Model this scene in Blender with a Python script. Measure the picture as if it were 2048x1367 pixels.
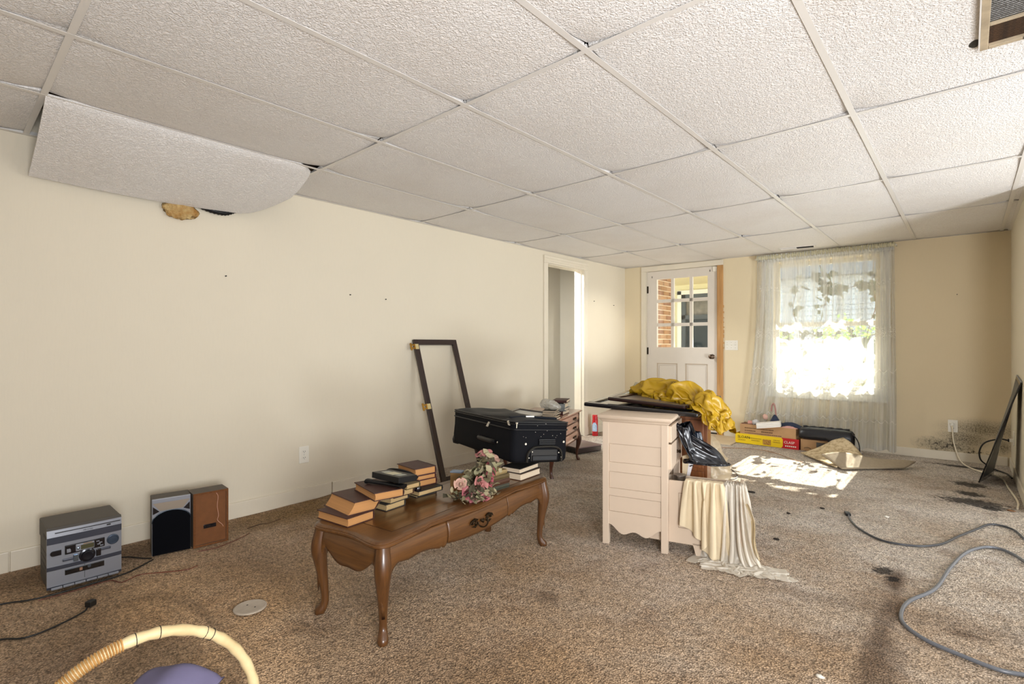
import bpy, bmesh, math, random
import numpy as np
from mathutils import Vector, Matrix, noise, Euler
from math import sin, cos, pi, radians as R

S = bpy.context.scene
for o in list(bpy.data.objects):
    bpy.data.objects.remove(o)
COL = S.collection
rnd = random.Random(7)

# ------------------------------------------------------------------ camera
cam = bpy.data.cameras.new('camera')
cam.lens, cam.sensor_width, cam.sensor_fit = 18.069, 36.0, 'HORIZONTAL'
cam.shift_y = 0.00276
cam.clip_start, cam.clip_end = 0.02, 200
camo = bpy.data.objects.new('camera', cam)
COL.objects.link(camo)
camo.location = (0, 0, 1.078)
camo.rotation_euler = (pi/2, 0, 0.724)
S.camera = camo

# ------------------------------------------------------------------ light
S.view_settings.view_transform = 'Standard'
S.view_settings.look = 'None'
S.view_settings.exposure = 0.66
S.view_settings.gamma = 1.0
S.view_settings.use_curve_mapping = False

W = bpy.data.worlds.new('sky')
S.world = W
W.use_nodes = True
bgn = W.node_tree.nodes['Background']
bgn.inputs[0].default_value = (0.80, 0.89, 1.0, 1)
bgn.inputs[1].default_value = 2.0


def lamp(name, kind, loc, aim, power, col=(1, 1, 1), size=None, **kw):
    l = bpy.data.lights.new(name, kind)
    l.energy, l.color = power, col
    if kind == 'AREA':
        l.shape = 'RECTANGLE'
        l.size, l.size_y = size
    for k, v in kw.items():
        setattr(l, k, v)
    o = bpy.data.objects.new(name, l)
    COL.objects.link(o)
    o.location = loc
    o.rotation_euler = (Vector(aim) - Vector(loc)).to_track_quat('-Z', 'Y').to_euler()
    return o


lamp('sun', 'SUN', (-2, 12, 6), (-2.0, 11, 5.33), 36.0, (1.0, 0.95, 0.87), angle=0.009)
# added fill lamps aimed at the ceiling to brighten the room
lamp('ceiling_fill', 'AREA', (0.9, 0.0, 0.9), (-1.6, 1.7, 2.1), 66, (0.95, 0.97, 1.0), (0.8, 0.8))
lamp('ceiling_fill_far', 'AREA', (2.3, 2.6, 0.35), (-1.6, 4.6, 2.1), 28, (0.90, 0.95, 1.0), (0.7, 0.7), spread=R(100))
# added fill lamp for an assumed, unbuilt side window, aimed at the left wall
lamp('assumed_window_fill', 'AREA', (3.12, 3.3, 1.4), (-3.4, 4.9, 1.1), 30, (0.93, 0.97, 1.0), (1.1, 1.3))
# added spots imitating reflected sun: soft patches on the near carpet and on the far end of the left wall
lamp('sun_patch_spot_near', 'SPOT', (3.0, -0.6, 1.9), (-2.05, .64, 0), 480, (1.0, 0.9, 0.74), spot_size=R(7.0), spot_blend=.4, shadow_soft_size=.03)
lamp('sun_patch_spot_far', 'SPOT', (3.0, -1.0, 1.6), (-3.41, 5.45, 1.25), 1300, (1.0, 0.95, 0.86), spot_size=R(7.5), spot_blend=1.0, shadow_soft_size=.04)
# added unseen lamp that brightens the hall behind the doorway
lamp('hall_fill', 'AREA', (-4.05, 4.3, 2.2), (-4.05, 4.4, 0), 42, (0.95, 0.98, 1.0), (0.3, 0.3))


# ------------------------------------------------------------------ materials
def lin(h):
    if isinstance(h, str):
        h = h.lstrip('#')
        c = [int(h[i:i+2], 16)/255 for i in (0, 2, 4)]
        return tuple(x/12.92 if x <= .04045 else ((x+.055)/1.055)**2.4 for x in c) + (1,)
    return tuple(h) + (1,) if len(h) == 3 else tuple(h)


class NT:
    def __init__(s, name):
        s.m = bpy.data.materials.new(name)
        s.m.use_nodes = True
        s.t = s.m.node_tree
        s.b = s.t.nodes['Principled BSDF']
        s.out = s.t.nodes['Material Output']
        s.tc = None

    def n(s, typ, **kw):
        nd = s.t.nodes.new(typ)
        for k, v in kw.items():
            setattr(nd, k, v)
        return nd

    def l(s, a, b):
        s.t.links.new(a, b)

    def set(s, node, i, v):
        if hasattr(v, 'links') or isinstance(v, bpy.types.NodeSocket):
            s.l(v, node.inputs[i])
        elif v is not None:
            node.inputs[i].default_value = v

    def co(s, kind='Object'):
        if s.tc is None:
            s.tc = s.n('ShaderNodeTexCoord')
        return s.tc.outputs[kind]

    def math(s, op, a, b=None, clamp=False):
        nd = s.n('ShaderNodeMath', operation=op, use_clamp=clamp)
        s.set(nd, 0, a)
        s.set(nd, 1, b)
        return nd.outputs[0]

    def map(s, scale=(1, 1, 1), loc=(0, 0, 0), rot=(0, 0, 0), co=None):
        nd = s.n('ShaderNodeMapping')
        s.l(co or s.co(), nd.inputs[0])
        nd.inputs['Location'].default_value = loc
        nd.inputs['Rotation'].default_value = rot
        nd.inputs['Scale'].default_value = scale
        return nd.outputs[0]

    def noise(s, scale, detail=2, rough=.5, dist=0, co=None):
        nd = s.n('ShaderNodeTexNoise')
        s.l(co or s.co(), nd.inputs['Vector'])
        nd.inputs['Scale'].default_value = scale
        nd.inputs['Detail'].default_value = detail
        nd.inputs['Roughness'].default_value = rough
        nd.inputs['Distortion'].default_value = dist
        return nd.outputs['Fac']

    def ramp(s, f, stops):
        nd = s.n('ShaderNodeValToRGB')
        s.l(f, nd.inputs[0])
        e = nd.color_ramp.elements
        while len(e) < len(stops):
            e.new(0.5)
        for x, (p, c) in zip(e, stops):
            x.position = p
            x.color = lin(c) if not isinstance(c, (int, float)) else (c, c, c, 1)
        return nd.outputs[0]

    def mix(s, f, a, b, mode='MIX'):
        nd = s.n('ShaderNodeMix', data_type='RGBA', blend_type=mode)
        s.set(nd, 0, f)
        s.set(nd, 6, lin(a) if isinstance(a, str) else a)
        s.set(nd, 7, lin(b) if isinstance(b, str) else b)
        return nd.outputs[2]

    def bump(s, h, strength=.5, dist=.01):
        nd = s.n('ShaderNodeBump')
        nd.inputs['Strength'].default_value = strength
        nd.inputs['Distance'].default_value = dist
        s.l(h, nd.inputs['Height'])
        s.l(nd.outputs[0], s.b.inputs['Normal'])
        return nd

    def spot(s, c, r, soft=.3, wob=.25, wscale=12, rotz=0.0):
        """1 inside an ellipsoid (centre c, radii r), 0 outside, with a ragged edge"""
        v = s.n('ShaderNodeVectorMath', operation='SUBTRACT')
        s.l(s.co(), v.inputs[0])
        v.inputs[1].default_value = c
        m = s.map(tuple(1/x for x in r), co=v.outputs[0], rot=(0, 0, rotz)) if not rotz else None
        if rotz:
            rr = s.n('ShaderNodeVectorRotate', rotation_type='Z_AXIS')
            s.l(v.outputs[0], rr.inputs['Vector'])
            rr.inputs['Angle'].default_value = -rotz
            m = s.map(tuple(1/x for x in r), co=rr.outputs[0])
        ln = s.n('ShaderNodeVectorMath', operation='LENGTH')
        s.l(m, ln.inputs[0])
        d = ln.outputs['Value']
        if wob:
            nz = s.noise(wscale, 3, .6)
            d = s.math('ADD', d, s.math('MULTIPLY', s.math('SUBTRACT', nz, .5), wob*4))
        mr = s.n('ShaderNodeMapRange', interpolation_type='SMOOTHSTEP')
        s.l(d, mr.inputs[0])
        mr.inputs[1].default_value = 1 + soft
        mr.inputs[2].default_value = 1 - soft
        mr.inputs[3].default_value = 0
        mr.inputs[4].default_value = 1
        return mr.outputs[0]


def mat(name, col, rough=.6, metal=0, spec=.5, var=0, vscale=8, bump=0, bscale=60, bdist=.004, stretch=(1, 1, 1), col2=None, coat=0, alpha=None, trans=None):
    k = NT(name)
    b = k.b
    b.inputs['Roughness'].default_value = rough
    b.inputs['Metallic'].default_value = metal
    b.inputs['Specular IOR Level'].default_value = spec
    b.inputs['Coat Weight'].default_value = coat
    b.inputs['Coat Roughness'].default_value = .15
    c = lin(col)
    if var or col2:
        c2 = lin(col2) if col2 else tuple(x*(1-var) for x in c[:3]) + (1,)
        f = k.noise(vscale, 4, .6, co=k.map(stretch))
        f = k.ramp(f, [(.3, 0.0), (.7, 1.0)])
        k.l(k.mix(f, c2, c), b.inputs['Base Color'])
    else:
        b.inputs['Base Color'].default_value = c
    if bump:
        k.bump(k.noise(bscale, 3, .6, co=k.map(stretch)), bump, bdist)
    if trans:
        b.inputs['Transmission Weight'].default_value = trans
    if alpha is not None:
        b.inputs['Alpha'].default_value = alpha
    return k.m


def m_wall(name, col, mould=False):
    k = NT(name)
    b = k.b
    b.inputs['Roughness'].default_value = .62
    b.inputs['Specular IOR Level'].default_value = .3
    c = lin(col)
    f = k.noise(1.3, 4, .6)
    base = k.mix(k.math('MULTIPLY', f, .35), c, tuple(x*.84 for x in c[:3]) + (1,))
    # fine vertical streaks of old paint over wallpaper
    st = k.noise(30, 3, .6, co=k.map((6, 6, .5)))
    base = k.mix(k.math('MULTIPLY', k.ramp(st, [(.45, 0.0), (.75, 1.0)]), .10), base, tuple(x*.8 for x in c[:3]) + (1,))
    if mould:
        # black mould creeping up from the skirting in the right-hand corner (local: x along the wall, z up)
        grain = k.ramp(k.noise(95, 4, .75), [(.47, 0.0), (.58, 1.0)])
        blot = k.ramp(k.noise(38, 3, .6), [(.50, 0.0), (.62, 1.0)])
        m1 = k.spot((3.27, 0, .135), (.17, .3, .06), .8, .12, 9)
        m2 = k.spot((3.53, 0, .31), (.22, .3, .065), .9, .12, 9)
        r2 = k.n('ShaderNodeVectorRotate')
        m3 = k.spot((3.40, 0, .22), (.15, .3, .07), .8, .12, 9)
        m4 = k.spot((3.46, 0, .095), (.17, .3, .018), .5, .15, 14)
        m5 = k.spot((3.66, 0, .17), (.05, .3, .06), .8, .2, 14)
        soft = k.math('MAXIMUM', k.math('MAXIMUM', m1, m2), k.math('MAXIMUM', m3, m5))
        f1 = k.math('MULTIPLY', soft, k.math('MULTIPLY', k.math('ADD', k.math('MULTIPLY', grain, .50), .42), 1))
        f2 = k.math('MULTIPLY', k.math('MAXIMUM', m4, m1), blot)
        base = k.mix(f1, base, '#4a4136')
        base = k.mix(k.math('MULTIPLY', f2, .9), base, '#1d1916')
    k.l(base, b.inputs['Base Color'])
    k.bump(k.noise(160, 3, .6, co=k.map((3, 3, .7))), .12, .002)
    return k.m


def m_carpet():
    k = NT('shag carpet')
    b = k.b
    b.inputs['Roughness'].default_value = .95
    b.inputs['Specular IOR Level'].default_value = .1
    b.inputs['Sheen Weight'].default_value = .04
    b.inputs['Sheen Roughness'].default_value = .6
    big = k.noise(1.1, 4, .62)
    base = k.ramp(big, [(.36, '#bfae9b'), (.52, '#d0c4b5'), (.66, '#dcd1c5')])
    # browner traffic soil in the near half
    g = k.n('ShaderNodeSeparateXYZ')
    k.l(k.co(), g.inputs[0])
    mr = k.n('ShaderNodeMapRange', interpolation_type='SMOOTHSTEP')
    k.l(k.math('ADD', g.outputs[1], k.math('MULTIPLY', k.math('SUBTRACT', k.noise(2.2, 4, .6), .5), 2.2)), mr.inputs[0])
    for i, v in ((1, 4.1), (2, .9), (3, 0), (4, 1)):
        mr.inputs[i].default_value = v
    base = k.mix(k.math('MULTIPLY', mr.outputs[0], .62), base, '#a5793f')
    base = k.mix(k.math('MULTIPLY', k.ramp(k.noise(4.5, 4, .65), [(.52, 0.0), (.68, 1.0)]), .38), base, '#7b5a3a')
    stain = '#4b3320'
    for c, r, rz, a in (((-.245, 2.93, 0), (.035, .14, .3), 0, .75), ((-.235, 2.45, 0), (.035, .40, .3), -.03, .6), ((-.21, 2.05, 0), (.055, .25, .3), -.05, .6),
                        ((-.1, 2.6, 0), (.5, .06, .3), .25, .28), ((-1.35, 1.75, 0), (.06, .04, .3), 0, .5), ((-2.62, 1.0, 0), (.3, .2, .3), 0, .3),
                        ((-2.35, .35, 0), (.3, .2, .3), 0, .35), ((-3.25, .6, 0), (.14, .5, .3), 0, .6),
                        ((.0, 2.55, 0), (.06, .03, .3), .2, .6), ((-1.2, 1.15, 0), (.3, .2, .3), 0, .25)):
        base = k.mix(k.math('MULTIPLY', k.spot(c, r, .7, .22, 9, rz), a), base, stain)
    for c, r, a in (((-3.22, 1.6, 0), (.18, .4, .3), .55), ((-3.25, 2.2, 0), (.14, .5, .3), .45)):
        base = k.mix(k.math('MULTIPLY', k.spot(c, r, .7, .3, 12), a), base, '#7d5f2e')
    # black mould on the carpet under the leaning panel
    for c, r in (((.03, 4.72, 0), (.17, .10, .3)), ((.02, 4.98, 0), (.08, .07, .3)), ((.02, 5.32, 0), (.10, .09, .3)), ((.12, 4.62, 0), (.06, .05, .3)),
                 ((-.0, 6.05, 0), (.20, .05, .3)), ((-.30, 3.02, 0), (.035, .05, .3)), ((-.255, 2.93, 0), (.03, .03, .3))):
        base = k.mix(k.math('MULTIPLY', k.spot(c, r, .30, .62, 34), .85), base, '#141110')
    # pile: one cell per twisted tuft, light tip, dark gap, every tuft a little different
    w1 = k.n('ShaderNodeVectorMath', operation='ADD')
    k.l(k.co(), w1.inputs[0])
    nzv = k.n('ShaderNodeTexNoise')
    k.l(k.co(), nzv.inputs['Vector'])
    nzv.inputs['Scale'].default_value = 60
    scv = k.n('ShaderNodeVectorMath', operation='SCALE')
    k.l(nzv.outputs['Color'], scv.inputs[0])
    scv.inputs['Scale'].default_value = .012
    k.l(scv.outputs[0], w1.inputs[1])
    vo = k.n('ShaderNodeTexVoronoi')
    k.l(k.map((1, 1, .2), co=w1.outputs[0]), vo.inputs['Vector'])
    vo.inputs['Scale'].default_value = 150
    tip = k.ramp(vo.outputs['Distance'], [(.05, 1.34), (.45, 1.02), (.75, .55)])
    sepc = k.n('ShaderNodeSeparateColor')
    k.l(vo.outputs['Color'], sepc.inputs[0])
    per = k.ramp(sepc.outputs[0], [(0.0, .76), (1.0, 1.28)])
    clump = k.noise(40, 3, .6)
    base = k.mix(1.0, base, tip, 'MULTIPLY')
    base = k.mix(1.0, base, per, 'MULTIPLY')
    base = k.mix(1.0, base, k.ramp(clump, [(.34, .76), (.58, 1.10)]), 'MULTIPLY')
    k.l(base, b.inputs['Base Color'])
    h = k.math('ADD', k.math('MULTIPLY', k.math('SUBTRACT', 1.0, vo.outputs['Distance']), .6), k.math('MULTIPLY', clump, 1.2))
    k.bump(h, .9, .016)
    return k.m


def m_tile():
    k = NT('textured ceiling tile')
    b = k.b
    b.inputs['Roughness'].default_value = .55
    b.inputs['Specular IOR Level'].default_value = .35
    info = k.n('ShaderNodeObjectInfo')
    v = k.n('ShaderNodeVectorMath', operation='ADD')
    k.l(k.co(), v.inputs[0])
    sc = k.n('ShaderNodeVectorMath', operation='SCALE')
    k.l(info.outputs['Location'], sc.inputs[0])
    sc.inputs['Scale'].default_value = 1.37
    k.l(sc.outputs[0], v.inputs[1])
    co = v.outputs[0]
    n1 = k.noise(74, 2, .5, 1.6, co)
    worm = k.ramp(k.math('ABSOLUTE', k.math('SUBTRACT', n1, .5)), [(0.0, 1.0), (.05, 0.0)])
    n2 = k.noise(130, 2, .5, .8, co)
    h = k.math('ADD', k.math('MULTIPLY', k.ramp(n1, [(.40, 0.0), (.60, 1.0)]), .8), k.math('MULTIPLY', n2, .45))
    base = k.mix(k.math('MULTIPLY', worm, .22), '#e9e5e1', '#a39a92')
    base = k.mix(k.math('MULTIPLY', k.ramp(k.noise(1.4, 3, .6, 0, co), [(.45, 0.0), (.75, 1.0)]), .22), base, '#c7b7a6')
    k.l(base, b.inputs['Base Color'])
    k.bump(h, .55, .007)
    return k.m


def m_wood(name, c1, c2, rough=.35, scale=(1.2, 26, 26), coat=.3, bump=.05):
    k = NT(name)
    b = k.b
    b.inputs['Roughness'].default_value = rough
    b.inputs['Coat Weight'].default_value = coat
    b.inputs['Coat Roughness'].default_value = .18
    f = k.noise(3.0, 5, .62, .6, k.map(scale))
    f2 = k.noise(5, 3, .5)
    k.l(k.mix(k.math('MULTIPLY', f2, .4), k.ramp(f, [(.3, c2), (.68, c1)]), c2), b.inputs['Base Color'])
    if bump:
        k.bump(f, bump, .002)
    return k.m


def m_glass(name, tint=(1, 1, 1), op=.12, rough=.02):
    """clean thin pane: mostly see-through with a reflection"""
    k = NT(name)
    tr = k.n('ShaderNodeBsdfTransparent')
    tr.inputs[0].default_value = tuple(tint) + (1,)
    gl = k.n('ShaderNodeBsdfGlossy')
    gl.inputs['Roughness'].default_value = rough
    mx = k.n('ShaderNodeMixShader')
    mx.inputs[0].default_value = op
    k.l(tr.outputs[0], mx.inputs[1])
    k.l(gl.outputs[0], mx.inputs[2])
    k.l(mx.outputs[0], k.out.inputs[0])
    return k.m


def m_film(name, col, alpha, rough=.25, transl=.5, gloss=.25):
    """thin plastic film"""
    k = NT(name)
    tr = k.n('ShaderNodeBsdfTransparent')
    df = k.n('ShaderNodeBsdfDiffuse')
    df.inputs[0].default_value = lin(col)
    tl = k.n('ShaderNodeBsdfTranslucent')
    tl.inputs[0].default_value = lin(col)
    gl = k.n('ShaderNodeBsdfGlossy')
    gl.inputs['Roughness'].default_value = rough
    a, c, d = (k.n('ShaderNodeMixShader') for _ in range(3))
    a.inputs[0].default_value = transl
    k.l(df.outputs[0], a.inputs[1])
    k.l(tl.outputs[0], a.inputs[2])
    c.inputs[0].default_value = gloss*.4
    k.l(a.outputs[0], c.inputs[1])
    k.l(gl.outputs[0], c.inputs[2])
    d.inputs[0].default_value = alpha
    k.l(tr.outputs[0], d.inputs[1])
    k.l(c.outputs[0], d.inputs[2])
    k.l(d.outputs[0], k.out.inputs[0])
    return k.m


def m_sheer():
    k = NT('sheer curtain')
    tr = k.n('ShaderNodeBsdfTransparent')
    tr.inputs[0].default_value = (.97, .97, .95, 1)
    df = k.n('ShaderNodeBsdfDiffuse')
    df.inputs[0].default_value = lin('#eeede9')
    tl = k.n('ShaderNodeBsdfTranslucent')
    tl.inputs[0].default_value = lin('#c6c8c6')
    a = k.n('ShaderNodeMixShader')
    a.inputs[0].default_value = .5
    k.l(df.outputs[0], a.inputs[1])
    k.l(tl.outputs[0], a.inputs[2])
    uv = k.co('UV')
    sp = k.n('ShaderNodeSeparateXYZ')
    k.l(uv, sp.inputs[0])
    z = sp.outputs[1]          # height in metres
    u = sp.outputs[0]          # metres of cloth

    def band(lo, hi, soft):
        m1 = k.n('ShaderNodeMapRange', interpolation_type='SMOOTHSTEP')
        k.l(z, m1.inputs[0])
        m1.inputs[1].default_value, m1.inputs[2].default_value = lo-soft, lo+soft
        m2 = k.n('ShaderNodeMapRange', interpolation_type='SMOOTHSTEP')
        k.l(z, m2.inputs[0])
        m2.inputs[1].default_value, m2.inputs[2].default_value = hi-soft, hi+soft
        m2.inputs[3].default_value, m2.inputs[4].default_value = 1, 0
        return k.math('MULTIPLY', m1.outputs[0], m2.outputs[0])
    dots = k.ramp(k.noise(70, 2, .6, .4, uv), [(.50, 0.0), (.56, 1.0)])
    flowers = k.ramp(k.noise(26, 3, .55, 1.2, uv), [(.54, 0.0), (.58, 1.0)])
    e = k.math('MULTIPLY', band(1.12, 1.28, .06), dots)
    e2 = k.math('MULTIPLY', band(1.66, 1.74, .03), flowers)
    e3 = k.math('MULTIPLY', band(.60, .70, .04), flowers)
    # stitched scallop lines
    def scallop(z0, amp, per, w):
        wv = k.math('ABSOLUTE', k.math('SINE', k.math('MULTIPLY', u, pi/per)))
        d = k.math('ABSOLUTE', k.math('SUBTRACT', z, k.math('SUBTRACT', z0, k.math('MULTIPLY', wv, amp))))
        return k.math('LESS_THAN', d, w)
    sc = k.math('MAXIMUM', scallop(.84, .035, .13, .006), scallop(.335, .03, .11, .006))
    emb = k.math('MAXIMUM', k.math('MAXIMUM', e, e2), k.math('MAXIMUM', e3, sc))
    hem = band(2.0, 2.2, .01)
    weave = k.ramp(k.noise(9, 2, .5, 0, k.map((1.6, .10, 1), co=uv)), [(.36, .30), (.62, .74)])
    op = k.math('MAXIMUM', weave, k.math('MULTIPLY', emb, .78))
    op = k.math('MAXIMUM', op, k.math('MULTIPLY', hem, .9))
    d = k.n('ShaderNodeMixShader')
    k.l(op, d.inputs[0])
    k.l(tr.outputs[0], d.inputs[1])
    k.l(a.outputs[0], d.inputs[2])
    k.l(d.outputs[0], k.out.inputs[0])
    return k.m


M = {}
M['wall'] = m_wall('cream wall paint', '#ddd3be')
M['wall_back'] = m_wall('shade tinted cream paint with mould', '#dfcfae', True)  # yellower copy of the wall cream, its shade tint put into the colour
M['hall'] = mat('grey hall paint', '#b9b3a6', .7, var=.06, vscale=2)
M['carpet'] = m_carpet()
M['tile'] = m_tile()
M['grid'] = mat('white enamelled metal', '#d9d4cd', .35, spec=.6)
M['plenum'] = mat('dark plenum', '#2a2420', .9)
M['trim'] = mat('cream gloss paint', '#e0d6c2', .35, var=.06, vscale=6)
M['doorpaint'] = mat('white door paint', '#dcd3c6', .4, var=.05, vscale=5)
M['rawpine'] = m_wood('bare pine casing', '#d2a368', '#a87a46', .6, (10, 10, .8), 0, .1)
M['white'] = mat('white plastic', '#e6e1d4', .4)
M['dark'] = mat('dark slot', '#15120f', .6)
M['black'] = mat('black plastic', '#0e0e10', .42, spec=.3, bump=.05, bscale=200, bdist=.001)
M['blacklac'] = mat('black lacquer', '#0f0e12', .22, coat=.5)
M['brownlac'] = mat('dark mahogany lacquer', '#2b1714', .28, var=.3, vscale=5, stretch=(1, 20, 1), coat=.4)
M['brass'] = mat('brass', '#c79a4a', .32, metal=1, var=.3, vscale=20)
M['darkbrass'] = mat('aged brass', '#3a2c1a', .5, metal=.8, var=.5, vscale=60)
M['steel'] = mat('steel', '#b9b9bb', .3, metal=1)
M['walnut'] = m_wood('varnished cherry', '#7d5024', '#4e2d10', .28, (1.0, 24, 24), .55)
M['walnutv'] = m_wood('varnished cherry leg', '#68421f', '#43270f', .38, (24, 24, 1.5), .4)
M['walnut_apron'] = m_wood('varnished cherry apron', '#6e4720', '#4b2d12', .42, (1.5, 30, 30), .3)
M['walnut_end'] = m_wood('varnished cherry end', '#6e4720', '#4b2d12', .42, (30, 1.5, 30), .3)
M['oak'] = m_wood('red brown oak', '#8a5226', '#5c3014', .4, (16, 16, 1), .3)
M['glass'] = m_glass('window glass', (.97, .99, .98), .10)
M['whitepaint'] = mat('off white furniture paint', '#d3bfa9', .42, var=.04, vscale=6)
M['navy'] = mat('navy suitcase fabric', '#0b0c11', .8, spec=.15, var=.25, vscale=90, bump=.35, bscale=420, bdist=.001)
M['navytop'] = mat('navy suitcase lid fabric', '#10161f', .55, spec=.3, var=.25, vscale=90, bump=.25, bscale=420, bdist=.001)
M['page_o'] = mat('orange brown page edges', '#b9854f', .85, var=.22, vscale=3, stretch=(1, 1, 60))
M['page_t'] = mat('tan page edges', '#b79a6b', .85, var=.22, vscale=3, stretch=(1, 1, 60))
M['page_w'] = mat('cream page edges', '#d9c6ab', .85, var=.14, vscale=3, stretch=(1, 1, 60))


# ------------------------------------------------------------------ mesh helpers
class MB:
    def __init__(s):
        s.v, s.f, s.mi = [], [], []
        s.uv = None

    def add(s, vs, fs, mi=0, X=None):
        o = len(s.v)
        s.v += [tuple(X @ Vector(p)) if X else tuple(p) for p in vs]
        s.f += [tuple(i+o for i in f) for f in fs]
        s.mi += [mi]*len(fs)
        return s

    def box(s, x0, x1, y0, y1, z0, z1, mi=0, X=None, b=0):
        """axis box; b>0 chamfers every edge"""
        if b <= 0:
            vs = [(x, y, z) for z in (z0, z1) for y in (y0, y1) for x in (x0, x1)]
            return s.add(vs, [(0, 2, 3, 1), (4, 5, 7, 6), (0, 1, 5, 4), (2, 6, 7, 3), (0, 4, 6, 2), (1, 3, 7, 5)], mi, X)
        bm = bmesh.new()
        bmesh.ops.create_cube(bm, size=1)
        for v in bm.verts:
            v.co = ((x0+x1)/2+v.co.x*(x1-x0), (y0+y1)/2+v.co.y*(y1-y0), (z0+z1)/2+v.co.z*(z1-z0))
        b = min(b, .45*min(x1-x0, y1-y0, z1-z0))
        bmesh.ops.bevel(bm, geom=list(bm.edges), offset=b, segments=2, profile=.6, affect='EDGES')
        bm.verts.index_update()
        s.add([v.co.copy() for v in bm.verts], [[v.index for v in f.verts] for f in bm.faces], mi, X)
        bm.free()
        return s

    def prism(s, out, z0, z1, mi=0, X=None):
        n = len(out)
        vs = [(x, y, z0) for x, y in out] + [(x, y, z1) for x, y in out]
        fs = [tuple(range(n-1, -1, -1)), tuple(range(n, 2*n))] + [(i, (i+1) % n, n+(i+1) % n, n+i) for i in range(n)]
        return s.add(vs, fs, mi, X)

    def rings(s, rings, mi=0, X=None, cap=True, close=True):
        n = len(rings[0])
        vs = [p for r in rings for p in r]
        fs = []
        for i in range(len(rings)-1):
            for j in range(n if close else n-1):
                a, b = i*n+j, i*n+(j+1) % n
                fs.append((a, b, b+n, a+n))
        if cap:
            fs.append(tuple(range(n-1, -1, -1)))
            fs.append(tuple((len(rings)-1)*n+j for j in range(n)))
        return s.add(vs, fs, mi, X)

    def lathe(s, prof, n=20, mi=0, X=None):
        rs = [[(r*cos(2*pi*j/n), r*sin(2*pi*j/n), z) for j in range(n)] for r, z in prof]
        return s.rings(rs, mi, X)

    def tube(s, pts, rad, n=8, mi=0, X=None, flat=1.0):
        pts = [Vector(p) for p in pts]
        if not hasattr(rad, '__len__'):
            rad = [rad]*len(pts)
        rs = []
        up = None
        for i, p in enumerate(pts):
            t = (pts[min(i+1, len(pts)-1)]-pts[max(i-1, 0)])
            if t.length < 1e-9:
                t = Vector((0, 0, 1))
            t.normalize()
            if up is None:
                up = Vector((0, 0, 1)) if abs(t.z) < .9 else Vector((1, 0, 0))
            up = (up - t*up.dot(t))
            if up.length < 1e-6:
                up = t.orthogonal()
            up.normalize()
            sd = t.cross(up)
            rs.append([p + (sd*cos(2*pi*j/n) + up*sin(2*pi*j/n)*flat)*rad[i] for j in range(n)])
        return s.rings(rs, mi, X)

    def grid(s, nu, nv, fn, mi=0, X=None, closeu=False):
        vs = [fn(i/(nu-1 if not closeu else nu), j/(nv-1)) for j in range(nv) for i in range(nu)]
        fs = []
        for j in range(nv-1):
            for i in range(nu if closeu else nu-1):
                a, b = j*nu+i, j*nu+(i+1) % nu
                fs.append((a, b, b+nu, a+nu))
        return s.add(vs, fs, mi, X)

    def mesh(s, name, mats, smooth=None):
        me = bpy.data.meshes.new(name)
        me.from_pydata([tuple(p) for p in s.v], [], s.f)
        for m in (mats if isinstance(mats, (list, tuple)) else [mats]):
            me.materials.append(m)
        if any(s.mi):
            me.polygons.foreach_set('material_index', s.mi)
        bm = bmesh.new()
        bm.from_mesh(me)
        bmesh.ops.recalc_face_normals(bm, faces=bm.faces)
        bm.to_mesh(me)
        bm.free()
        if smooth is not None:
            me.polygons.foreach_set('use_smooth', [True]*len(me.polygons))
            if smooth < 180:
                me.set_sharp_from_angle(angle=R(smooth))
        me.update()
        return me

    def build(s, name, mats, parent=None, loc=(0, 0, 0), rot=(0, 0, 0), smooth=None):
        return link(name, s.mesh(name, mats, smooth), parent, loc, rot)


def link(name, me, parent=None, loc=(0, 0, 0), rot=(0, 0, 0)):
    o = bpy.data.objects.new(name, me)
    COL.objects.link(o)
    o.parent = parent
    o.location, o.rotation_euler = loc, rot
    return o


def tag(o, label=None, cat=None, group=None, kind=None):
    if label: o['label'] = label
    if cat: o['category'] = cat
    if group: o['group'] = group
    if kind: o['kind'] = kind
    return o


def thing(name, label, cat, loc=(0, 0, 0), rot=0, group=None):
    o = bpy.data.objects.new(name, None)
    o.empty_display_size = .05
    COL.objects.link(o)
    o.location = loc
    o.rotation_euler = rot if hasattr(rot, '__len__') else (0, 0, rot)
    return tag(o, label, cat, group)


def struct(name, mb, m, parent=None, loc=(0, 0, 0), rot=(0, 0, 0), smooth=None):
    o = mb.build(name, m, parent, loc, rot, smooth)
    if parent is None:
        o['kind'] = 'structure'
    return o


def cm(pts, n=6):
    """Catmull-Rom resample of a polyline"""
    P = [Vector(p) for p in pts]
    P = [P[0]*2-P[1]] + P + [P[-1]*2-P[-2]]
    out = []
    for i in range(1, len(P)-2):
        for k in range(n):
            t = k/n
            a, b, c, d = P[i-1], P[i], P[i+1], P[i+2]
            out.append(.5*((2*b)+(c-a)*t+(2*a-5*b+4*c-d)*t*t+(3*b-a-3*c+d)*t**3))
    return out + [P[-2]]


def nz(p, f, s=0.0):
    return noise.noise(Vector((p[0]*f+s, p[1]*f+s*1.7, p[2]*f-s)))


def ridge(p, f, s=0.0):
    return 1-2*abs(nz(p, f, s))


def text(name, body, size, m, parent, loc, rot, extrude=.0004, align='LEFT'):
    c = bpy.data.curves.new(name, 'FONT')
    c.body, c.size, c.extrude, c.align_x = body, size, extrude, align
    c.resolution_u = 2
    o = bpy.data.objects.new(name, c)
    me = bpy.data.meshes.new_from_object(o)
    bpy.data.objects.remove(o)
    bpy.data.curves.remove(c)
    me.materials.clear()
    me.materials.append(m)
    return link(name, me, parent, loc, rot)


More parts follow.
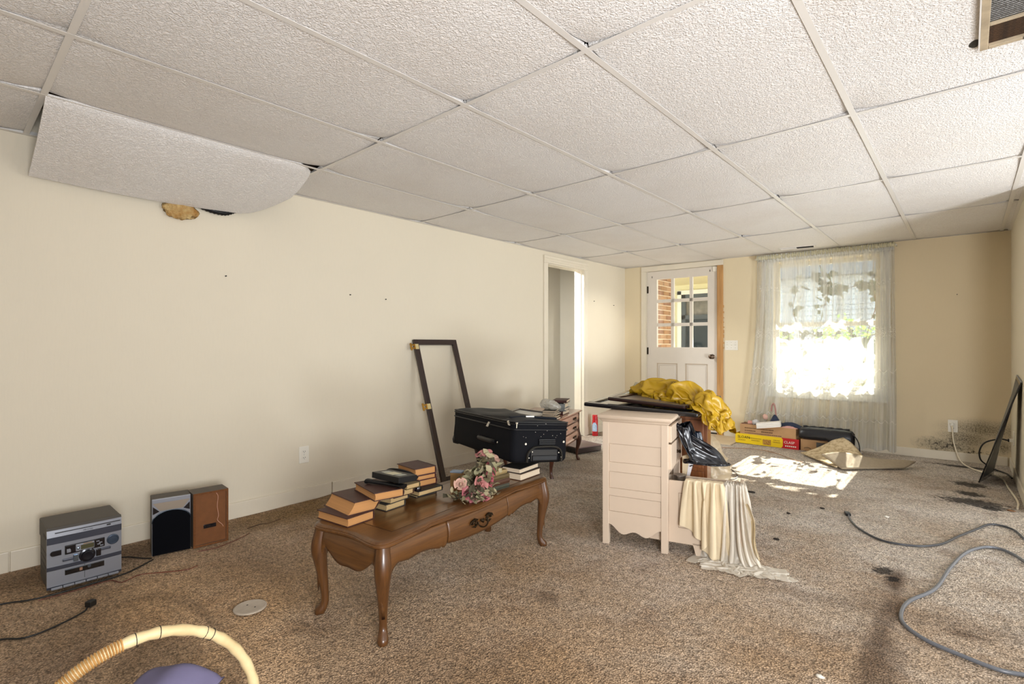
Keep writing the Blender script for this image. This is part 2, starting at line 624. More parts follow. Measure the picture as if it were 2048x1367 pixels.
# ------------------------------------------------------------------ settling cloth (small position-based solver)
def settle(P, rest, pins=(), boxes=(), balls=(), ground=0.006, steps=140, iters=12, grav=6.0, damp=.975, fric=.5, bend=.12, seed=0, thick=.005):
    """P: (n, m, 3) start positions; rest: (n, m, 2) flat pattern; pins: boolean (n, m); boxes: (matrix, lo, hi); balls: (centre, radius)"""
    P = P.astype(float).copy()
    rg = np.random.RandomState(seed)
    P += rg.normal(0, .0012, P.shape)
    V = np.zeros_like(P)
    fixed = np.zeros(P.shape[:2], bool) if len(pins) == 0 else pins
    w = np.where(fixed, 0.0, 1.0)[..., None]
    P0 = P.copy()
    sets = []
    for di, dj, k in ((0, 1, 1.0), (1, 0, 1.0), (1, 1, .5), (1, -1, .5), (0, 2, bend), (2, 0, bend)):
        for ph in range(di+abs(dj) if di+abs(dj) > 1 else 2):
            n, m = P.shape[:2]
            I, J = np.meshgrid(np.arange(n-di), np.arange(max(0, -dj), m-max(0, dj)), indexing='ij')
            key = ((I//max(1, di)) if di else (J//max(1, abs(dj)))) % 2
            sel = key == (ph % 2)
            if ph > 1:
                continue
            i0, j0 = I[sel], J[sel]
            i1, j1 = i0+di, j0+dj
            L = np.linalg.norm(rest[i0, j0]-rest[i1, j1], axis=1)
            sets.append((i0, j0, i1, j1, L, k))
    inv = [(np.array(Matrix(M_).inverted()), np.array(Matrix(M_)), np.array(lo)-thick, np.array(hi)+thick) for M_, lo, hi in boxes]
    dt = 1/60
    for st_ in range(steps):
        V[..., 2] -= grav*dt
        V *= damp
        Q = P.copy()
        P = P + V*dt*w
        for it in range(iters):
            for i0, j0, i1, j1, L, k in sets:
                a_, b_ = P[i0, j0], P[i1, j1]
                d = b_-a_
                ln = np.linalg.norm(d, axis=1)+1e-9
                wa, wb = w[i0, j0, 0], w[i1, j1, 0]
                c = (k*(ln-L)/ln/np.maximum(wa+wb, 1e-6))[:, None]*d
                P[i0, j0] = a_ + c*wa[:, None]
                P[i1, j1] = b_ - c*wb[:, None]
            if it % 3 == 2 or it == iters-1:
                for A_, B_, lo, hi in inv:
                    q = P.reshape(-1, 3) @ A_[:3, :3].T + A_[:3, 3]
                    ins = np.all((q > lo) & (q < hi), axis=1)
                    if ins.any():
                        qi = q[ins]
                        dl, dh = qi-lo, hi-qi
                        al = np.concatenate([dl, dh], axis=1)
                        ax = al.argmin(axis=1)
                        for r_ in range(len(qi)):
                            k_ = ax[r_]
                            qi[r_, k_ % 3] = lo[k_] if k_ < 3 else hi[k_-3]
                        p_ = qi @ B_[:3, :3].T + B_[:3, 3]
                        F = P.reshape(-1, 3)
                        old = Q.reshape(-1, 3)[ins]
                        F[ins] = p_ + (old-p_)*fric*np.array([.5, .5, 0])
                        P = F.reshape(P.shape)
                for c_, r_ in balls:
                    d = P-np.array(c_)
                    ln = np.linalg.norm(d, axis=2, keepdims=True)
                    P = np.where(ln < r_, np.array(c_)+d/np.maximum(ln, 1e-6)*r_, P)
                g_ = P[..., 2] < ground
                P[..., 2] = np.where(g_, ground, P[..., 2])
                P[g_, 0] = P[g_, 0]*(1-fric)+Q[g_, 0]*fric
                P[g_, 1] = P[g_, 1]*(1-fric)+Q[g_, 1]*fric
            P = np.where(w > 0, P, P0)
        V = (P-Q)/dt
        sp_ = np.linalg.norm(V, axis=2, keepdims=True)
        V = V*np.minimum(1, 1.5/np.maximum(sp_, 1e-6))
    return P


def cloth_obj(name, P, m, parent, thick=.0015, sub=1):
    """the settled grid as a mesh in the frame of PARENT (an Empty with loc/rot only)"""
    n, m_ = P.shape[:2]
    X = Matrix.LocRotScale(parent.location, parent.rotation_euler, None).inverted()
    mb = MB()
    mb.add([X @ Vector(p) for p in P.reshape(-1, 3)], [(i*m_+j, i*m_+j+1, (i+1)*m_+j+1, (i+1)*m_+j) for i in range(n-1) for j in range(m_-1)])
    o = mb.build(name, m, parent, smooth=180)
    if thick:
        o.modifiers.new('thick', 'SOLIDIFY').thickness = thick
    if sub:
        sm = o.modifiers.new('soft', 'SUBSURF')
        sm.levels = sm.render_levels = sub
    return o


def pattern(n, m, w_, h_):
    return np.stack(np.meshgrid(np.linspace(0, h_, n), np.linspace(0, w_, m), indexing='ij'), -1)


# ------------------------------------------------------------------ room shell
XL, XR, ZC = -3.41, 0.297, 2.093
BA = R(3.17)                                  # the back wall is not quite square to the left wall
BO = Vector((XL, 6.13, 0))
BU = Vector((cos(BA), sin(BA), 0))
BN = Vector((-sin(BA), cos(BA), 0))


def bwp(u, d, z):
    """point on/near the back wall: u along it, d outwards, z up"""
    return BO + BU*u + BN*d + Vector((0, 0, z))


# carpet: one gently uneven sheet (rucked along the left wall)
def carpet_z(x, y):
    z = .006*nz((x, y, 0), 1.6) + .003*nz((x, y, 3), 5)
    d = x - XL
    if d < .5 and 1.2 < y < 3.6:
        z += .022*max(0, 1-d/.4)*sin(pi*(y-1.2)/2.4)*(0.7+.6*nz((x, y, 1), 6))
    # seam ridge in the near right
    s = (x+.22+.03*sin(y*3))/.06
    if 1.6 < y < 3.2:
        z += .012*math.exp(-s*s)*min(1, (3.2-y)*2, (y-1.6)*3)
    return max(z, -.004)


mb = MB()
mb.grid(150, 210, lambda u, v: (XL+u*(XR+.35-XL), -0.1+v*6.5, carpet_z(XL+u*(XR+.35-XL), -.1+v*6.5) if 0 < u < 1 else 0))
floor = struct('floor', mb, M['carpet'], smooth=180)
mb = MB()
mb.box(XL-1.6, 3.4, -2.8, 6.6, -.12, -.02)
struct('floor_slab', mb, mat('concrete slab', '#8d8377', .9, var=.2))
mb = MB()
mb.box(XR+.34, 3.3, -2.7, 4.6, -.02, .0)
mb.box(XL, XR+.34, -2.7, -.1, -.02, .0)
struct('floor_near', mb, M['carpet'])

# left wall with the open doorway
t = .11
mb = MB()
mb.box(XL-t, XL, -2.7, 4.43, 0, 2.3)
mb.box(XL-t, XL, 5.14, 6.2, 0, 2.3)
mb.box(XL-t, XL, 4.43, 5.14, 1.965, 2.3)
wl_ = struct('wall_left', mb, M['wall'])
# old nails and picture-hook holes
for y, z in ((2.045, 1.448), (2.36, 1.436), (5.38, 1.62), (5.86, 1.60), (1.52, .62), (.34, 1.2)):
    pass
nail = MB()
nail.lathe([(.0001, 0), (.004, 0), (.004, .012), (.0001, .014)], 8)
nme = nail.mesh('nail', M['dark'])
for y, z in ((2.05, 1.447), (2.36, 1.434), (5.365, 1.61), (5.83, 1.585), (1.2, 1.5)):
    link('nail', nme, wl_, (XL, y, z), (0, R(90), 0))

# back wall with window and door
mb = MB()
DU0, DU1, DZ = .30, 1.20, 2.03
WU0, WU1, WZ0, WZ1 = 1.80, 2.77, .60, 1.99
mb.box(-.2, DU0, 0, .14, 0, 2.3)
mb.box(DU0, DU1, 0, .14, DZ, 2.3)
mb.box(DU1, WU0, 0, .14, 0, 2.3)
mb.box(WU0, WU1, 0, .14, 0, WZ0)
mb.box(WU0, WU1, 0, .14, WZ1, 2.3)
mb.box(WU1, 3.86, 0, .14, 0, 2.3)
wb = struct('wall_back', mb, M['wall_back'], loc=BO, rot=(0, 0, BA))
for u, z in ((3.35, 1.545),):
    link('nail', nme, wb, (u, 0, z), (R(90), 0, 0))

mb = MB()
mb.box(XR, XR+.12, 4.63, 6.45, 0, 2.3)
wr = struct('wall_right', mb, M['wall'])
mb = MB()
mb.box(XR+.12, 3.3, 4.63, 4.75, 0, 2.3)
struct('wall_right_return', mb, M['wall'])
SW0, SW1 = .6, 1.5                             # added, unseen side window of the part of the room behind the camera
mb = MB()
mb.box(3.2, 3.32, -2.7, SW0, 0, 2.3)
mb.box(3.2, 3.32, SW1, 4.7, 0, 2.3)
mb.box(3.2, 3.32, SW0, SW1, 0, .9)
mb.box(3.2, 3.32, SW0, SW1, 1.9, 2.3)
struct('wall_right_far', mb, M['wall'])
mb = MB()
mb.box(XL-t, 3.3, -2.72, -2.6, 0, 2.3)
struct('wall_front', mb, M['wall'])

# hall behind the doorway
mb = MB()
mb.box(-4.72, -4.6, 3.4, 6.6, 0, 2.3)
mb.box(-4.7, XL-t, 6.3, 6.4, 0, 2.3)
mb.box(-4.7, XL-t, 3.3, 3.4, 0, 2.3)
mb.box(-4.7, XL-t, 3.4, 6.4, 2.25, 2.3)
mb.box(-4.7, XL-t, 3.4, 6.4, -.02, .0)
struct('wall_hall', mb, M['hall'])

# skirting boards
def base(name, mb, parent=None, **k):
    return struct(name, mb, M['trim'], **k)


mb = MB()
for a, b in ((-2.6, .245), (.25, 1.9), (1.905, 4.36), (5.215, 6.12)):
    mb.box(XL, XL+.012, a, b, 0, .098, b=.004)
base('baseboard_left', mb)
mb = MB()
for a, b in ((1.27, 2.3), (2.303, 3.69)):
    mb.box(a, b, -.012, 0, 0, .082, b=.004)
base('baseboard_back', mb, loc=BO, rot=(0, 0, BA))
mb = MB()
mb.box(XR-.012, XR, 4.72, 6.32, 0, .085, b=.004)
base('baseboard_right', mb)

# doorway casing on the left wall
mb = MB()
for y0, y1 in ((4.362, 4.43), (5.14, 5.208)):
    mb.box(XL, XL+.018, y0, y1, 0, 1.9645, b=.004)
    s = 1 if y0 < 5 else -1
    yy = y1 if s > 0 else y0
    mb.box(XL, XL+.011, min(yy, yy+s*.006), max(yy, yy+s*.006), 0, 1.965)
mb.box(XL, XL+.018, 4.362, 5.208, 1.965, 2.04, b=.004)
mb.box(XL, XL+.026, 4.356, 5.214, 2.015, 2.045, b=.006)
mb.box(XL, XL+.023, 4.36, 5.21, 1.985, 1.997, b=.003)
mb.box(XL-t-.005, XL, 4.418, 4.432, 0, 1.965)
mb.box(XL-t-.005, XL, 5.138, 5.152, 0, 1.965)
mb.box(XL-t-.005, XL, 4.43, 5.14, 1.955, 1.968)
mb.box(XL-.06, XL-.03, 5.128, 5.14, 0, 1.955)
mb.box(XL-.06, XL-.03, 4.43, 4.442, 0, 1.955)
mb.box(XL-t-.02, XL-t, 5.14, 5.22, 0, 2.03)
struct('trim_1', mb, M['trim'])

# casing of the outside door: painted head and left leg, bare pine right leg
mb = MB()
mb.box(.235, .30, -.016, 0, 0, 2.0215, b=.004)
mb.box(.235, 1.262, -.016, 0, 2.022, 2.085, b=.004)
mb.box(.285, .304, 0, .14, 0, 2.0215)
mb.box(.30, 1.2, 0, .14, 2.022, 2.035)
struct('trim_2', mb, M['trim'], loc=BO, rot=(0, 0, BA))
mb = MB()
mb.box(1.195, 1.262, -.016, 0, 0, 2.0215, b=.004)
mb.box(1.188, 1.2, .0005, .14, 0, 2.0215)
struct('trim_3', mb, M['rawpine'], loc=BO, rot=(0, 0, BA))
# chipped slivers left on the casing edge
mb = MB()
for k in range(9):
    z = 1.52 - .06*k + rnd.uniform(-.01, .01)
    mb.box(1.262, 1.268+rnd.random()*.005, -.012, 0, z, z+rnd.uniform(.01, .04))
struct('trim_4', mb, M['rawpine'], loc=BO, rot=(0, 0, BA))

# threshold tiles in front of the outside door
tl = thing('entry_tile_pad', 'pale beige floor tiles laid in front of the outside door', 'tiles', bwp(.75, -.26, 0), BA)
tl['kind'] = 'structure'
del tl['category']
tm = mat('beige vinyl tile', '#cdb897', .5, var=.12, vscale=5)
mb = MB()
mb.box(-.1495, .1495, -.1495, .1495, .0, .011, b=.002)
tme = mb.mesh('floor_tile', tm)
for i in range(5):
    for j in range(2):
        link('floor_tile', tme, tl, (-.62+i*.302, -.12+j*.302, 0))

# ------------------------------------------------------------------ suspended ceiling
mb = MB()
mb.box(-4.8, 3.4, -2.8, 6.6, 2.30, 2.36)
ceil = struct('ceiling', mb, M['plenum'])
GX = [XL] + [-2.8122+.6096*i for i in range(10)] + [3.2]
GY = [-2.6, -2.089, -.893, .3035, 1.500, 2.696, 3.893, 5.089, 6.36]


def tile_mesh(w, l, seed, curl=.017):
    mb = MB()
    r = random.Random(seed)
    cr = [curl*r.uniform(.4, 1.25) for _ in range(4)]
    sag = r.uniform(.001, .006)

    def fn(u, v):
        cu, cv = abs(2*u-1), abs(2*v-1)
        c = (cr[0]*(1-u)+cr[1]*u)*(1-v) + (cr[2]*(1-u)+cr[3]*u)*v
        z = c*(cu**4)*(cv**6) - sag*(1-cu**2)*(1-cv**2)
        return ((u-.5)*w, (v-.5)*l, .002+z)
    mb.grid(13, 17, fn)
    n0 = len(mb.v)
    top = [(x, y, z+.014) for x, y, z in mb.v]
    mb.add(top, [f[::-1] for f in mb.f])
    # rim
    nu, nv = 13, 17
    edge = [i for i in range(nu)] + [j*nu+nu-1 for j in range(1, nv)] + [(nv-1)*nu+i for i in range(nu-2, -1, -1)] + [j*nu for j in range(nv-2, 0, -1)]
    for a, b in zip(edge, edge[1:]+edge[:1]):
        mb.f.append((a, b, b+n0, a+n0))
        mb.mi.append(0)
    return mb.mesh('ceiling_tile', M['tile'], 50)


full = [tile_mesh(.600, 1.186, s) for s in range(9)]
HOLE = (0, 3)
for i in range(len(GX)-1):
    for j in range(len(GY)-1):
        x0, x1, y0, y1 = GX[i], GX[i+1], GY[j], GY[j+1]
        if (i, j) == HOLE:
            continue
        if x0 > XR and y0 > 4.6:
            continue
        w, l = x1-x0, y1-y0
        if abs(w-.6096) < .02 and abs(l-1.197) < .01:
            me = full[(i*5+j*3) % 9]
        else:
            me = tile_mesh(w-.008, l-.008, i*31+j, .008)
        o = link('ceiling_tile', me, ceil, ((x0+x1)/2, (y0+y1)/2, ZC+.001), (0, 0, pi if (i+j) % 2 else 0))
        o.rotation_euler.x = R(rnd.uniform(-.12, .12))
# T-bars: main runners along the room, cross tees across it
for x in GX[1:-1]:
    mb = MB()
    y1 = 6.4 if x < XR else 4.63
    mb.box(-.012, .012, -2.6, y1, -.0015, 0)
    mb.box(-.0015, .0015, -2.6, y1, 0, .003)
    mb.build('main_runner', M['grid'], ceil, (x, 0, ZC))
for y in GY[1:-1]:
    for i in range(len(GX)-1):
        if GX[i] > XR and y > 4.6:
            continue
        mb = MB()
        mb.box(GX[i]+.012, GX[i+1]-.012, -.011, .011, -.001, 0)
        mb.box(GX[i]+.012, GX[i+1]-.012, -.001, .001, 0, .003)
        mb.build('cross_tee', M['grid'], ceil, (0, y, ZC))
mb = MB()
mb.box(XL, XL+.022, -2.6, 6.2, ZC-.0015, ZC)
mb.box(XL, XL+.0015, -2.6, 6.2, ZC-.0015, ZC+.022)
struct('trim_5', mb, M['grid'])
mb = MB()
mb.box(-.02, 3.72, -.022, 0, ZC-.0015, ZC)
struct('trim_6', mb, M['grid'], loc=BO, rot=(0, 0, BA))
mb = MB()
mb.box(XR-.022, XR, 4.63, 6.3, ZC-.0015, ZC)
struct('trim_7', mb, M['grid'])

# ------------------------------------------------------------------ dropped tile, insulation, ducts, vents
y0, y1 = .31, 1.487
mb = MB()


def dropped(u, v):
    # u: hinge (0) to free edge (1); v: along the room. The far corner has broken away.
    k = max(0, (v-.80)/.20)
    x0 = -2.812 - .095*max(0, (v-.90)/.10)**1.5
    x1 = -3.372 + .255*k**2.4
    lo = .200 - .015*v - .075*k**2.2
    yy = y0 + (y1-y0)*v - .02*u*k
    belly = .020*sin(pi*min(1, v*1.02))*u + .010*sin(pi*u)
    return (x0 + (x1-x0)*u, yy, ZC - .004 - lo*u**.9 - belly)


mb.grid(14, 34, dropped)
n0 = len(mb.v)
mb.add([(x+.006, y, z+.013) for x, y, z in mb.v], [f[::-1] for f in mb.f])
edge = list(range(14)) + [j*14+13 for j in range(1, 34)] + [33*14+i for i in range(12, -1, -1)] + [j*14 for j in range(32, 0, -1)]
for a, b in zip(edge, edge[1:]+edge[:1]):
    mb.f.append((a, b, b+n0, a+n0)); mb.mi.append(0)
o = mb.build('fallen_ceiling_tile', M['tile'], smooth=50)
tag(o, 'fallen white ceiling tile hanging down against the left wall', 'ceiling tile')

m_ins = mat('yellow insulation wool', '#a9793a', .95, col2='#d8be86', vscale=18, bump=.9, bscale=70, bdist=.02)
mb = MB()


def tuft(c, r, seed):
    def f(u, v):
        a, b = 2*pi*u, pi*v
        d = Vector((sin(b)*cos(a), sin(b)*sin(a), cos(b)))
        k = 1+.35*nz(d, 2.2, seed)+.18*nz(d, 6, seed)
        return (c[0]+d.x*r[0]*k, c[1]+d.y*r[1]*k, c[2]+d.z*r[2]*k)
    return f


mb.grid(24, 16, tuft((-3.388, .955, 1.855), (.020, .085, .055), 2.0), closeu=True)
o = mb.build('insulation_wool', m_ins, smooth=180)
tag(o, 'tuft of yellow insulation wool poking out below the fallen tile', 'insulation')
mb = MB()
mb.tube(cm([(-3.387, .98, 1.93), (-3.387, 1.08, 1.89), (-3.387, 1.18, 1.88), (-3.387, 1.25, 1.91)], 10), [.014+.004*(i % 2) for i in range(31)], 10)
o = mb.build('flexible_duct', M['black'], smooth=60)
tag(o, 'short piece of black ribbed hose beside the yellow wool', 'hose')
m_joist = m_wood('joist', '#6b4f33', '#3f2d1c', .8, (10, 1, 10), 0)
for x in (-3.1, -2.6, -2.1):
    mb = MB()
    mb.box(x-.019, x+.019, -2.6, 6.3, 2.14, 2.298)
    mb.build('joist', m_joist, ceil)

# return-air grille at the top right
g = thing('return_air_grille', 'rusty return air grille with louvres set in the ceiling above', 'air grille', (.034, 1.78, ZC))
m_gr = mat('dirty cream metal', '#b8a68a', .5, var=.35, vscale=14)
mb = MB()
mb.box(0, .021, 0, .60, -.012, 0, b=.002)
mb.box(.19, .211, 0, .60, -.012, 0, b=.002)
mb.box(.021, .19, 0, .02, -.012, 0, b=.002)
mb.box(.021, .19, .58, .60, -.012, 0, b=.002)
mb.box(.021, .19, .425, .437, -.010, 0, b=.002)
mb.build('frame', m_gr, g)
mb = MB(); mb.box(-.004, .0, 0, .60, -.014, .004); mb.build('bright_edge', M['grid'], g)
mb = MB()
mb.box(-.0005, .0095, -.006, .006, -.0005, .0005, X=Matrix.Rotation(R(0), 4, 'Y'))
sl = MB(); sl.box(.021, .19, -.0045, .0045, -.0006, .0006)
m_sl1 = mat('dark louvre metal', '#4d4a44', .5, metal=.3)
m_sl2 = mat('rust stained filter', '#5a4028', .8, col2='#33251a', vscale=40)
me1, me2 = sl.mesh('louvre', m_sl1), sl.mesh('louvre', m_sl2)
for k in range(34):
    link('louvre', me1, g, (0, .03+k*.0117, -.004), (R(42), 0, 0))
for k in range(12):
    link('louvre', me2, g, (0, .446+k*.011, -.003), (R(50), 0, 0))
mb = MB(); mb.box(.021, .19, .02, .425, .012, .014); mb.build('filter_backing', M['dark'], g)
mb = MB(); mb.box(.021, .19, .437, .58, .008, .01); mb.build('rusty_backing', m_sl2, g)
mb = MB(); mb.tube([(.105, .58, -.01), (.112, .605, -.02), (.125, .63, -.014)], .0015, 5); mb.build('dangling_lint', M['dark'], g)
mb = MB()
mb.grid(12, 8, tuft((-.014, .555, .001), (.014, .03, .002), 3), closeu=True)
mb.build('torn_edge', M['dark'], g)
mb = MB()
mb.grid(12, 8, tuft((-.008, .02, .001), (.012, .05, .002), 8), closeu=True)
mb.build('torn_edge', M['dark'], g)

g = thing('ceiling_register', 'narrow white air register in the ceiling above the curtain', 'air register', (-1.32, 5.97, ZC), R(8))
mb = MB(); mb.box(-.17, .17, -.05, .05, -.006, 0, b=.002); mb.build('frame', M['grid'], g)
sl = MB(); sl.box(-.004, .148, -.0035, .0035, -.001, .001)
for nm, mm, x0 in (('louvre', M['grid'], -.148), ('louvre', M['dark'], 0)):
    me = sl.mesh('louvre', mm)
    for k in range(6):
        link('louvre', me, g, (x0, -.032+k*.0125, -.0075), (R(35), 0, 0))

# ------------------------------------------------------------------ outlets and switches
def outlet(name, label, loc, rz):
    g = thing(name, label, 'power outlet', loc, rz)
    mb = MB(); mb.box(-.035, .035, -.006, 0, -.057, .057, b=.003); mb.build('cover_plate', M['white'], g)
    for z in (.021, -.021):
        mb = MB()
        mb.prism([(.0165*cos(a), .0135*sin(a)) for a in [k*pi/8 for k in range(16)]], 0, .0025)
        f = mb.build('receptacle', M['white'], g, (0, -.006, z), (R(90), 0, 0))
        mb = MB()
        mb.box(-.0075, -.0045, -.001, .005, .0024, .0032); mb.box(.0045, .0075, -.001, .005, .0024, .0032); mb.lathe([(.0001, .0024), (.0022, .0024), (.0022, .0032), (.0001, .0032)], 8, X=Matrix.Translation((0, -.007, 0)))
        mb.build('slots', M['dark'], f)
    mb = MB(); mb.lathe([(.0001, 0), (.003, 0), (.0026, .0015), (.0001, .002)], 10); mb.build('screw', M['steel'], g, (0, -.006, 0), (R(90), 0, 0))
    return g


outlet('wall_outlet', 'white double outlet low on the left wall', (XL, 1.697, .325), R(90))
p = bwp(3.32, 0, .322)
outlet('wall_outlet', 'white outlet on the back wall with a cream plug in it', p, BA)
g = thing('wall_outlet', 'white outlet on the right wall holding a black plug', 'power outlet', (XR, 5.95, .30), R(-90))
mb = MB(); mb.box(-.035, .035, -.006, 0, -.057, .057, b=.003); mb.build('cover_plate', M['white'], g)
mb = MB(); mb.box(-.014, .014, -.03, -.006, -.03, -.004, b=.004); mb.build('receptacle', M['white'], g)

g = thing('light_switch', 'white three gang switch plate between the door and the curtain', 'light switch', bwp(1.352, 0, 1.073), BA)
mb = MB(); mb.box(-.072, .072, -.006, 0, -.057, .057, b=.003); mb.build('cover_plate', M['white'], g)
tg = MB(); tg.box(-.004, .004, -.014, 0, -.005, .005, b=.001)
tme = tg.mesh('toggle', M['white'])
sc = MB(); sc.lathe([(.0001, 0), (.0028, 0), (.0001, .0018)], 8)
sme = sc.mesh('screw', mat('switch screw', '#8c8373', .4, metal=.6))
for x in (-.046, 0, .046):
    link('toggle', tme, g, (x, -.006, .004), (R(-25), 0, 0))
    for z in (.03, -.03):
        link('screw', sme, g, (x, -.006, z), (R(90), 0, 0))

# ------------------------------------------------------------------ outside door
d = thing('door_1', None, None, BO, BA)
d['kind'] = 'structure'
lites = [(.432, .618), (.654, .852), (.888, 1.072)]
rows = [(1.655, 1.915), (1.352, 1.615), (1.047, 1.312)]
X0, X1, Y0, Y1 = .306, 1.192, .025, .068
slab = MB()
slab.box(X0, lites[0][0], Y0, Y1, .028, 2.02)
slab.box(lites[2][1], X1, Y0, Y1, .028, 2.02)
slab.box(lites[0][0], lites[2][1], Y0, Y1, rows[0][1], 2.02)
slab.box(lites[0][0], lites[2][1], Y0, Y1, .845, rows[2][0])
slab.box(lites[0][0], lites[2][1], Y0, Y1, .028, .25)
slab.box(.70, .80, Y0, Y1, .25, .845)
slab.build('slab', M['doorpaint'], d)
for x0, x1 in ((.432, .70), (.80, 1.072)):
    mb = MB(); mb.box(x0, x1, Y0+.014, Y1-.01, .25, .845)
    mb.box(x0+.03, x1-.03, Y0+.006, Y0+.016, .28, .815, b=.006)
    mb.build('panel', M['doorpaint'], d)
    mb = MB()
    for a, b, c, e in ((x0, x0+.009, .25, .845), (x1-.009, x1, .25, .845), (x0, x1, .25, .259), (x0, x1, .836, .845)):
        mb.box(a, b, Y0+.004, Y0+.02, c, e)
    mb.build('moulding', mat('darker panel moulding', '#bfae97', .5), d)  # strips round the panel, darker than the slab
mb = MB()
mb.box(.618, .654, Y0+.004, Y1-.004, 1.047, 1.915); mb.box(.852, .888, Y0+.004, Y1-.004, 1.047, 1.915)
mb.box(.432, 1.072, Y0+.004, Y1-.004, 1.312, 1.352); mb.box(.432, 1.072, Y0+.004, Y1-.004, 1.615, 1.655)
mb.build('muntins', M['doorpaint'], d)
mb = MB(); mb.box(-.0, 1, 0, .003, 0, 1)
pme = mb.mesh('pane', m_glass('dusty door glass', (.93, .95, .95), .07, .05))
for a, b in lites:
    for c, e in rows:
        o = link('pane', pme, d, (a, .045, c)); o.scale = (b-a, 1, e-c)
mb = MB()
mb.lathe([(.0001, 0), (.029, 0), (.029, .006), (.013, .012), (.012, .03), (.024, .04), (.029, .052), (.026, .064), (.012, .072), (.0001, .073)], 24)
mb.build('door_knob', mat('aged pewter', '#6a5a4c', .3, metal=1, var=.3, vscale=30), d, (1.128, Y0, .936), (R(90), 0, 0), 40)
for z in (1.79, 1.0, .25):
    mb = MB(); mb.tube([(0, 0, -.045), (0, 0, .045)], .007, 8); mb.box(-.003, .02, .0, .003, -.045, .045)
    mb.build('hinge', M['darkbrass'], d, (.302, Y0-.008, z), smooth=40)
mb = MB(); mb.box(0, .05, -.014, 0, -.03, .03, b=.004); mb.build('alarm_contact', M['white'], d, (1.135, Y0, 1.985))
for x, z in ((.37, 1.95), (1.10, 1.97)):
    mb = MB(); mb.box(-.003, .003, -.004, 0, -.012, .012); mb.build('bracket_screw', M['dark'], d, (x, Y0, z))
mb = MB(); mb.box(X0, X1, Y0-.004, Y1, .0, .028); mb.build('door_sweep', M['dark'], d)

# ------------------------------------------------------------------ window
w = thing('window_1', None, None, BO, BA)
w['kind'] = 'structure'
mb = MB()
c = .085
mb.box(WU0-c, WU0, -.018, 0, WZ0-.03, WZ1+c, b=.004); mb.box(WU1, WU1+c, -.018, 0, WZ0-.03, WZ1+c, b=.004)
mb.box(WU0, WU1, -.018, 0, WZ1, WZ1+c, b=.004)
mb.box(WU0-c, WU1+c, -.016, 0, WZ0-.10, WZ0-.03, b=.004)
mb.build('window_casing', M['white'], w)
mb = MB(); mb.box(WU0-c-.02, WU1+c+.02, -.021, .10, WZ0-.03, WZ0, b=.004); mb.build('window_sill', M['white'], w)
mb = MB()
fw = .045
mid = 1.30
for z0, z1, y in ((WZ0, mid+.02, .06), (mid-.02, WZ1, .10)):
    mb = MB()
    mb.box(WU0, WU0+fw, y, y+.03, z0, z1); mb.box(WU1-fw, WU1, y, y+.03, z0, z1)
    mb.box(WU0+fw, WU1-fw, y, y+.03, z0, z0+fw); mb.box(WU0+fw, WU1-fw, y, y+.03, z1-fw, z1)
    s_ = mb.build('sash', M['white'], w)
    mb = MB(); mb.box(WU0+fw, WU1-fw, y+.013, y+.017, z0+fw, z1-fw); mb.build('pane', M['glass'], s_)

# sheer curtain on its rod
ct = thing('sheer_curtain', 'sheer white embroidered curtain hanging in front of the window', 'curtain', BO, BA)
mb = MB()
mb.tube([(1.63, -.075, 2.035), (2.90, -.075, 2.05)], .008, 8)
mb.tube([(1.63, -.075, 2.035), (1.63, 0, 2.035)], .006, 6); mb.tube([(2.90, -.075, 2.05), (2.90, 0, 2.05)], .006, 6)
mb.build('curtain_rod', M['white'], ct, smooth=60)
NUc, NVc = 420, 46


def cfold(u, v):
    z = 2.075 - (2.075-.035)*v
    xl, xr = 1.645 - .17*v**2.2, 2.885 + .02*v
    wob = .012*nz((u*9, v*1.1, 0), 1, 3)
    x = xl + (xr-xl)*(u+wob)
    ph = 2*pi*(10*u + .45*sin(5*u+1.3) + .35*nz((u*5, 0, 0), 1))
    amp = .008 + .032*min(1, v*3)*(.6+.5*nz((u*7, v*1.5, 1), 1))
    y = -.075 + amp*(sin(ph)+.35*sin(2.3*ph+1)) + .008*nz((u*40, v*3, 0), 1)
    if v < .03:
        y = -.075 + .012*sin(ph*5)
    y = min(y, -.028) if z > .45 else min(y, -.018)
    if z < .30 and x < 2.45:
        y = max(y, -.055)
    return (x, y, z + .010*sin(2*pi*u*11)*(v > .98))


mb.v = []
mb = MB()
mb.grid(NUc, NVc, cfold)
me = mb.mesh('cloth', m_sheer(), 180)
uvl = me.uv_layers.new(name='UVMap')
for lp in me.loops:
    i = lp.vertex_index
    uvl.data[lp.index].uv = ((i % NUc)/(NUc-1)*2.6, me.vertices[i].co.z)
link('cloth', me, ct)
# gathered heading
mb = MB()


def head(u, v):
    x = 1.64 + 1.25*u
    a = 2*pi*v
    r = .016 + .007*nz((u*90, v*3, 0), 1) + .004*sin(u*420)
    return (x, -.075 + r*cos(a)*.8, 2.045+.012*u + r*1.5*sin(a))


mb.grid(300, 9, head)
mb.build('gathered_heading', mat('curtain heading cloth', '#cfc8a8', .8, var=.3, vscale=40), ct, smooth=180)

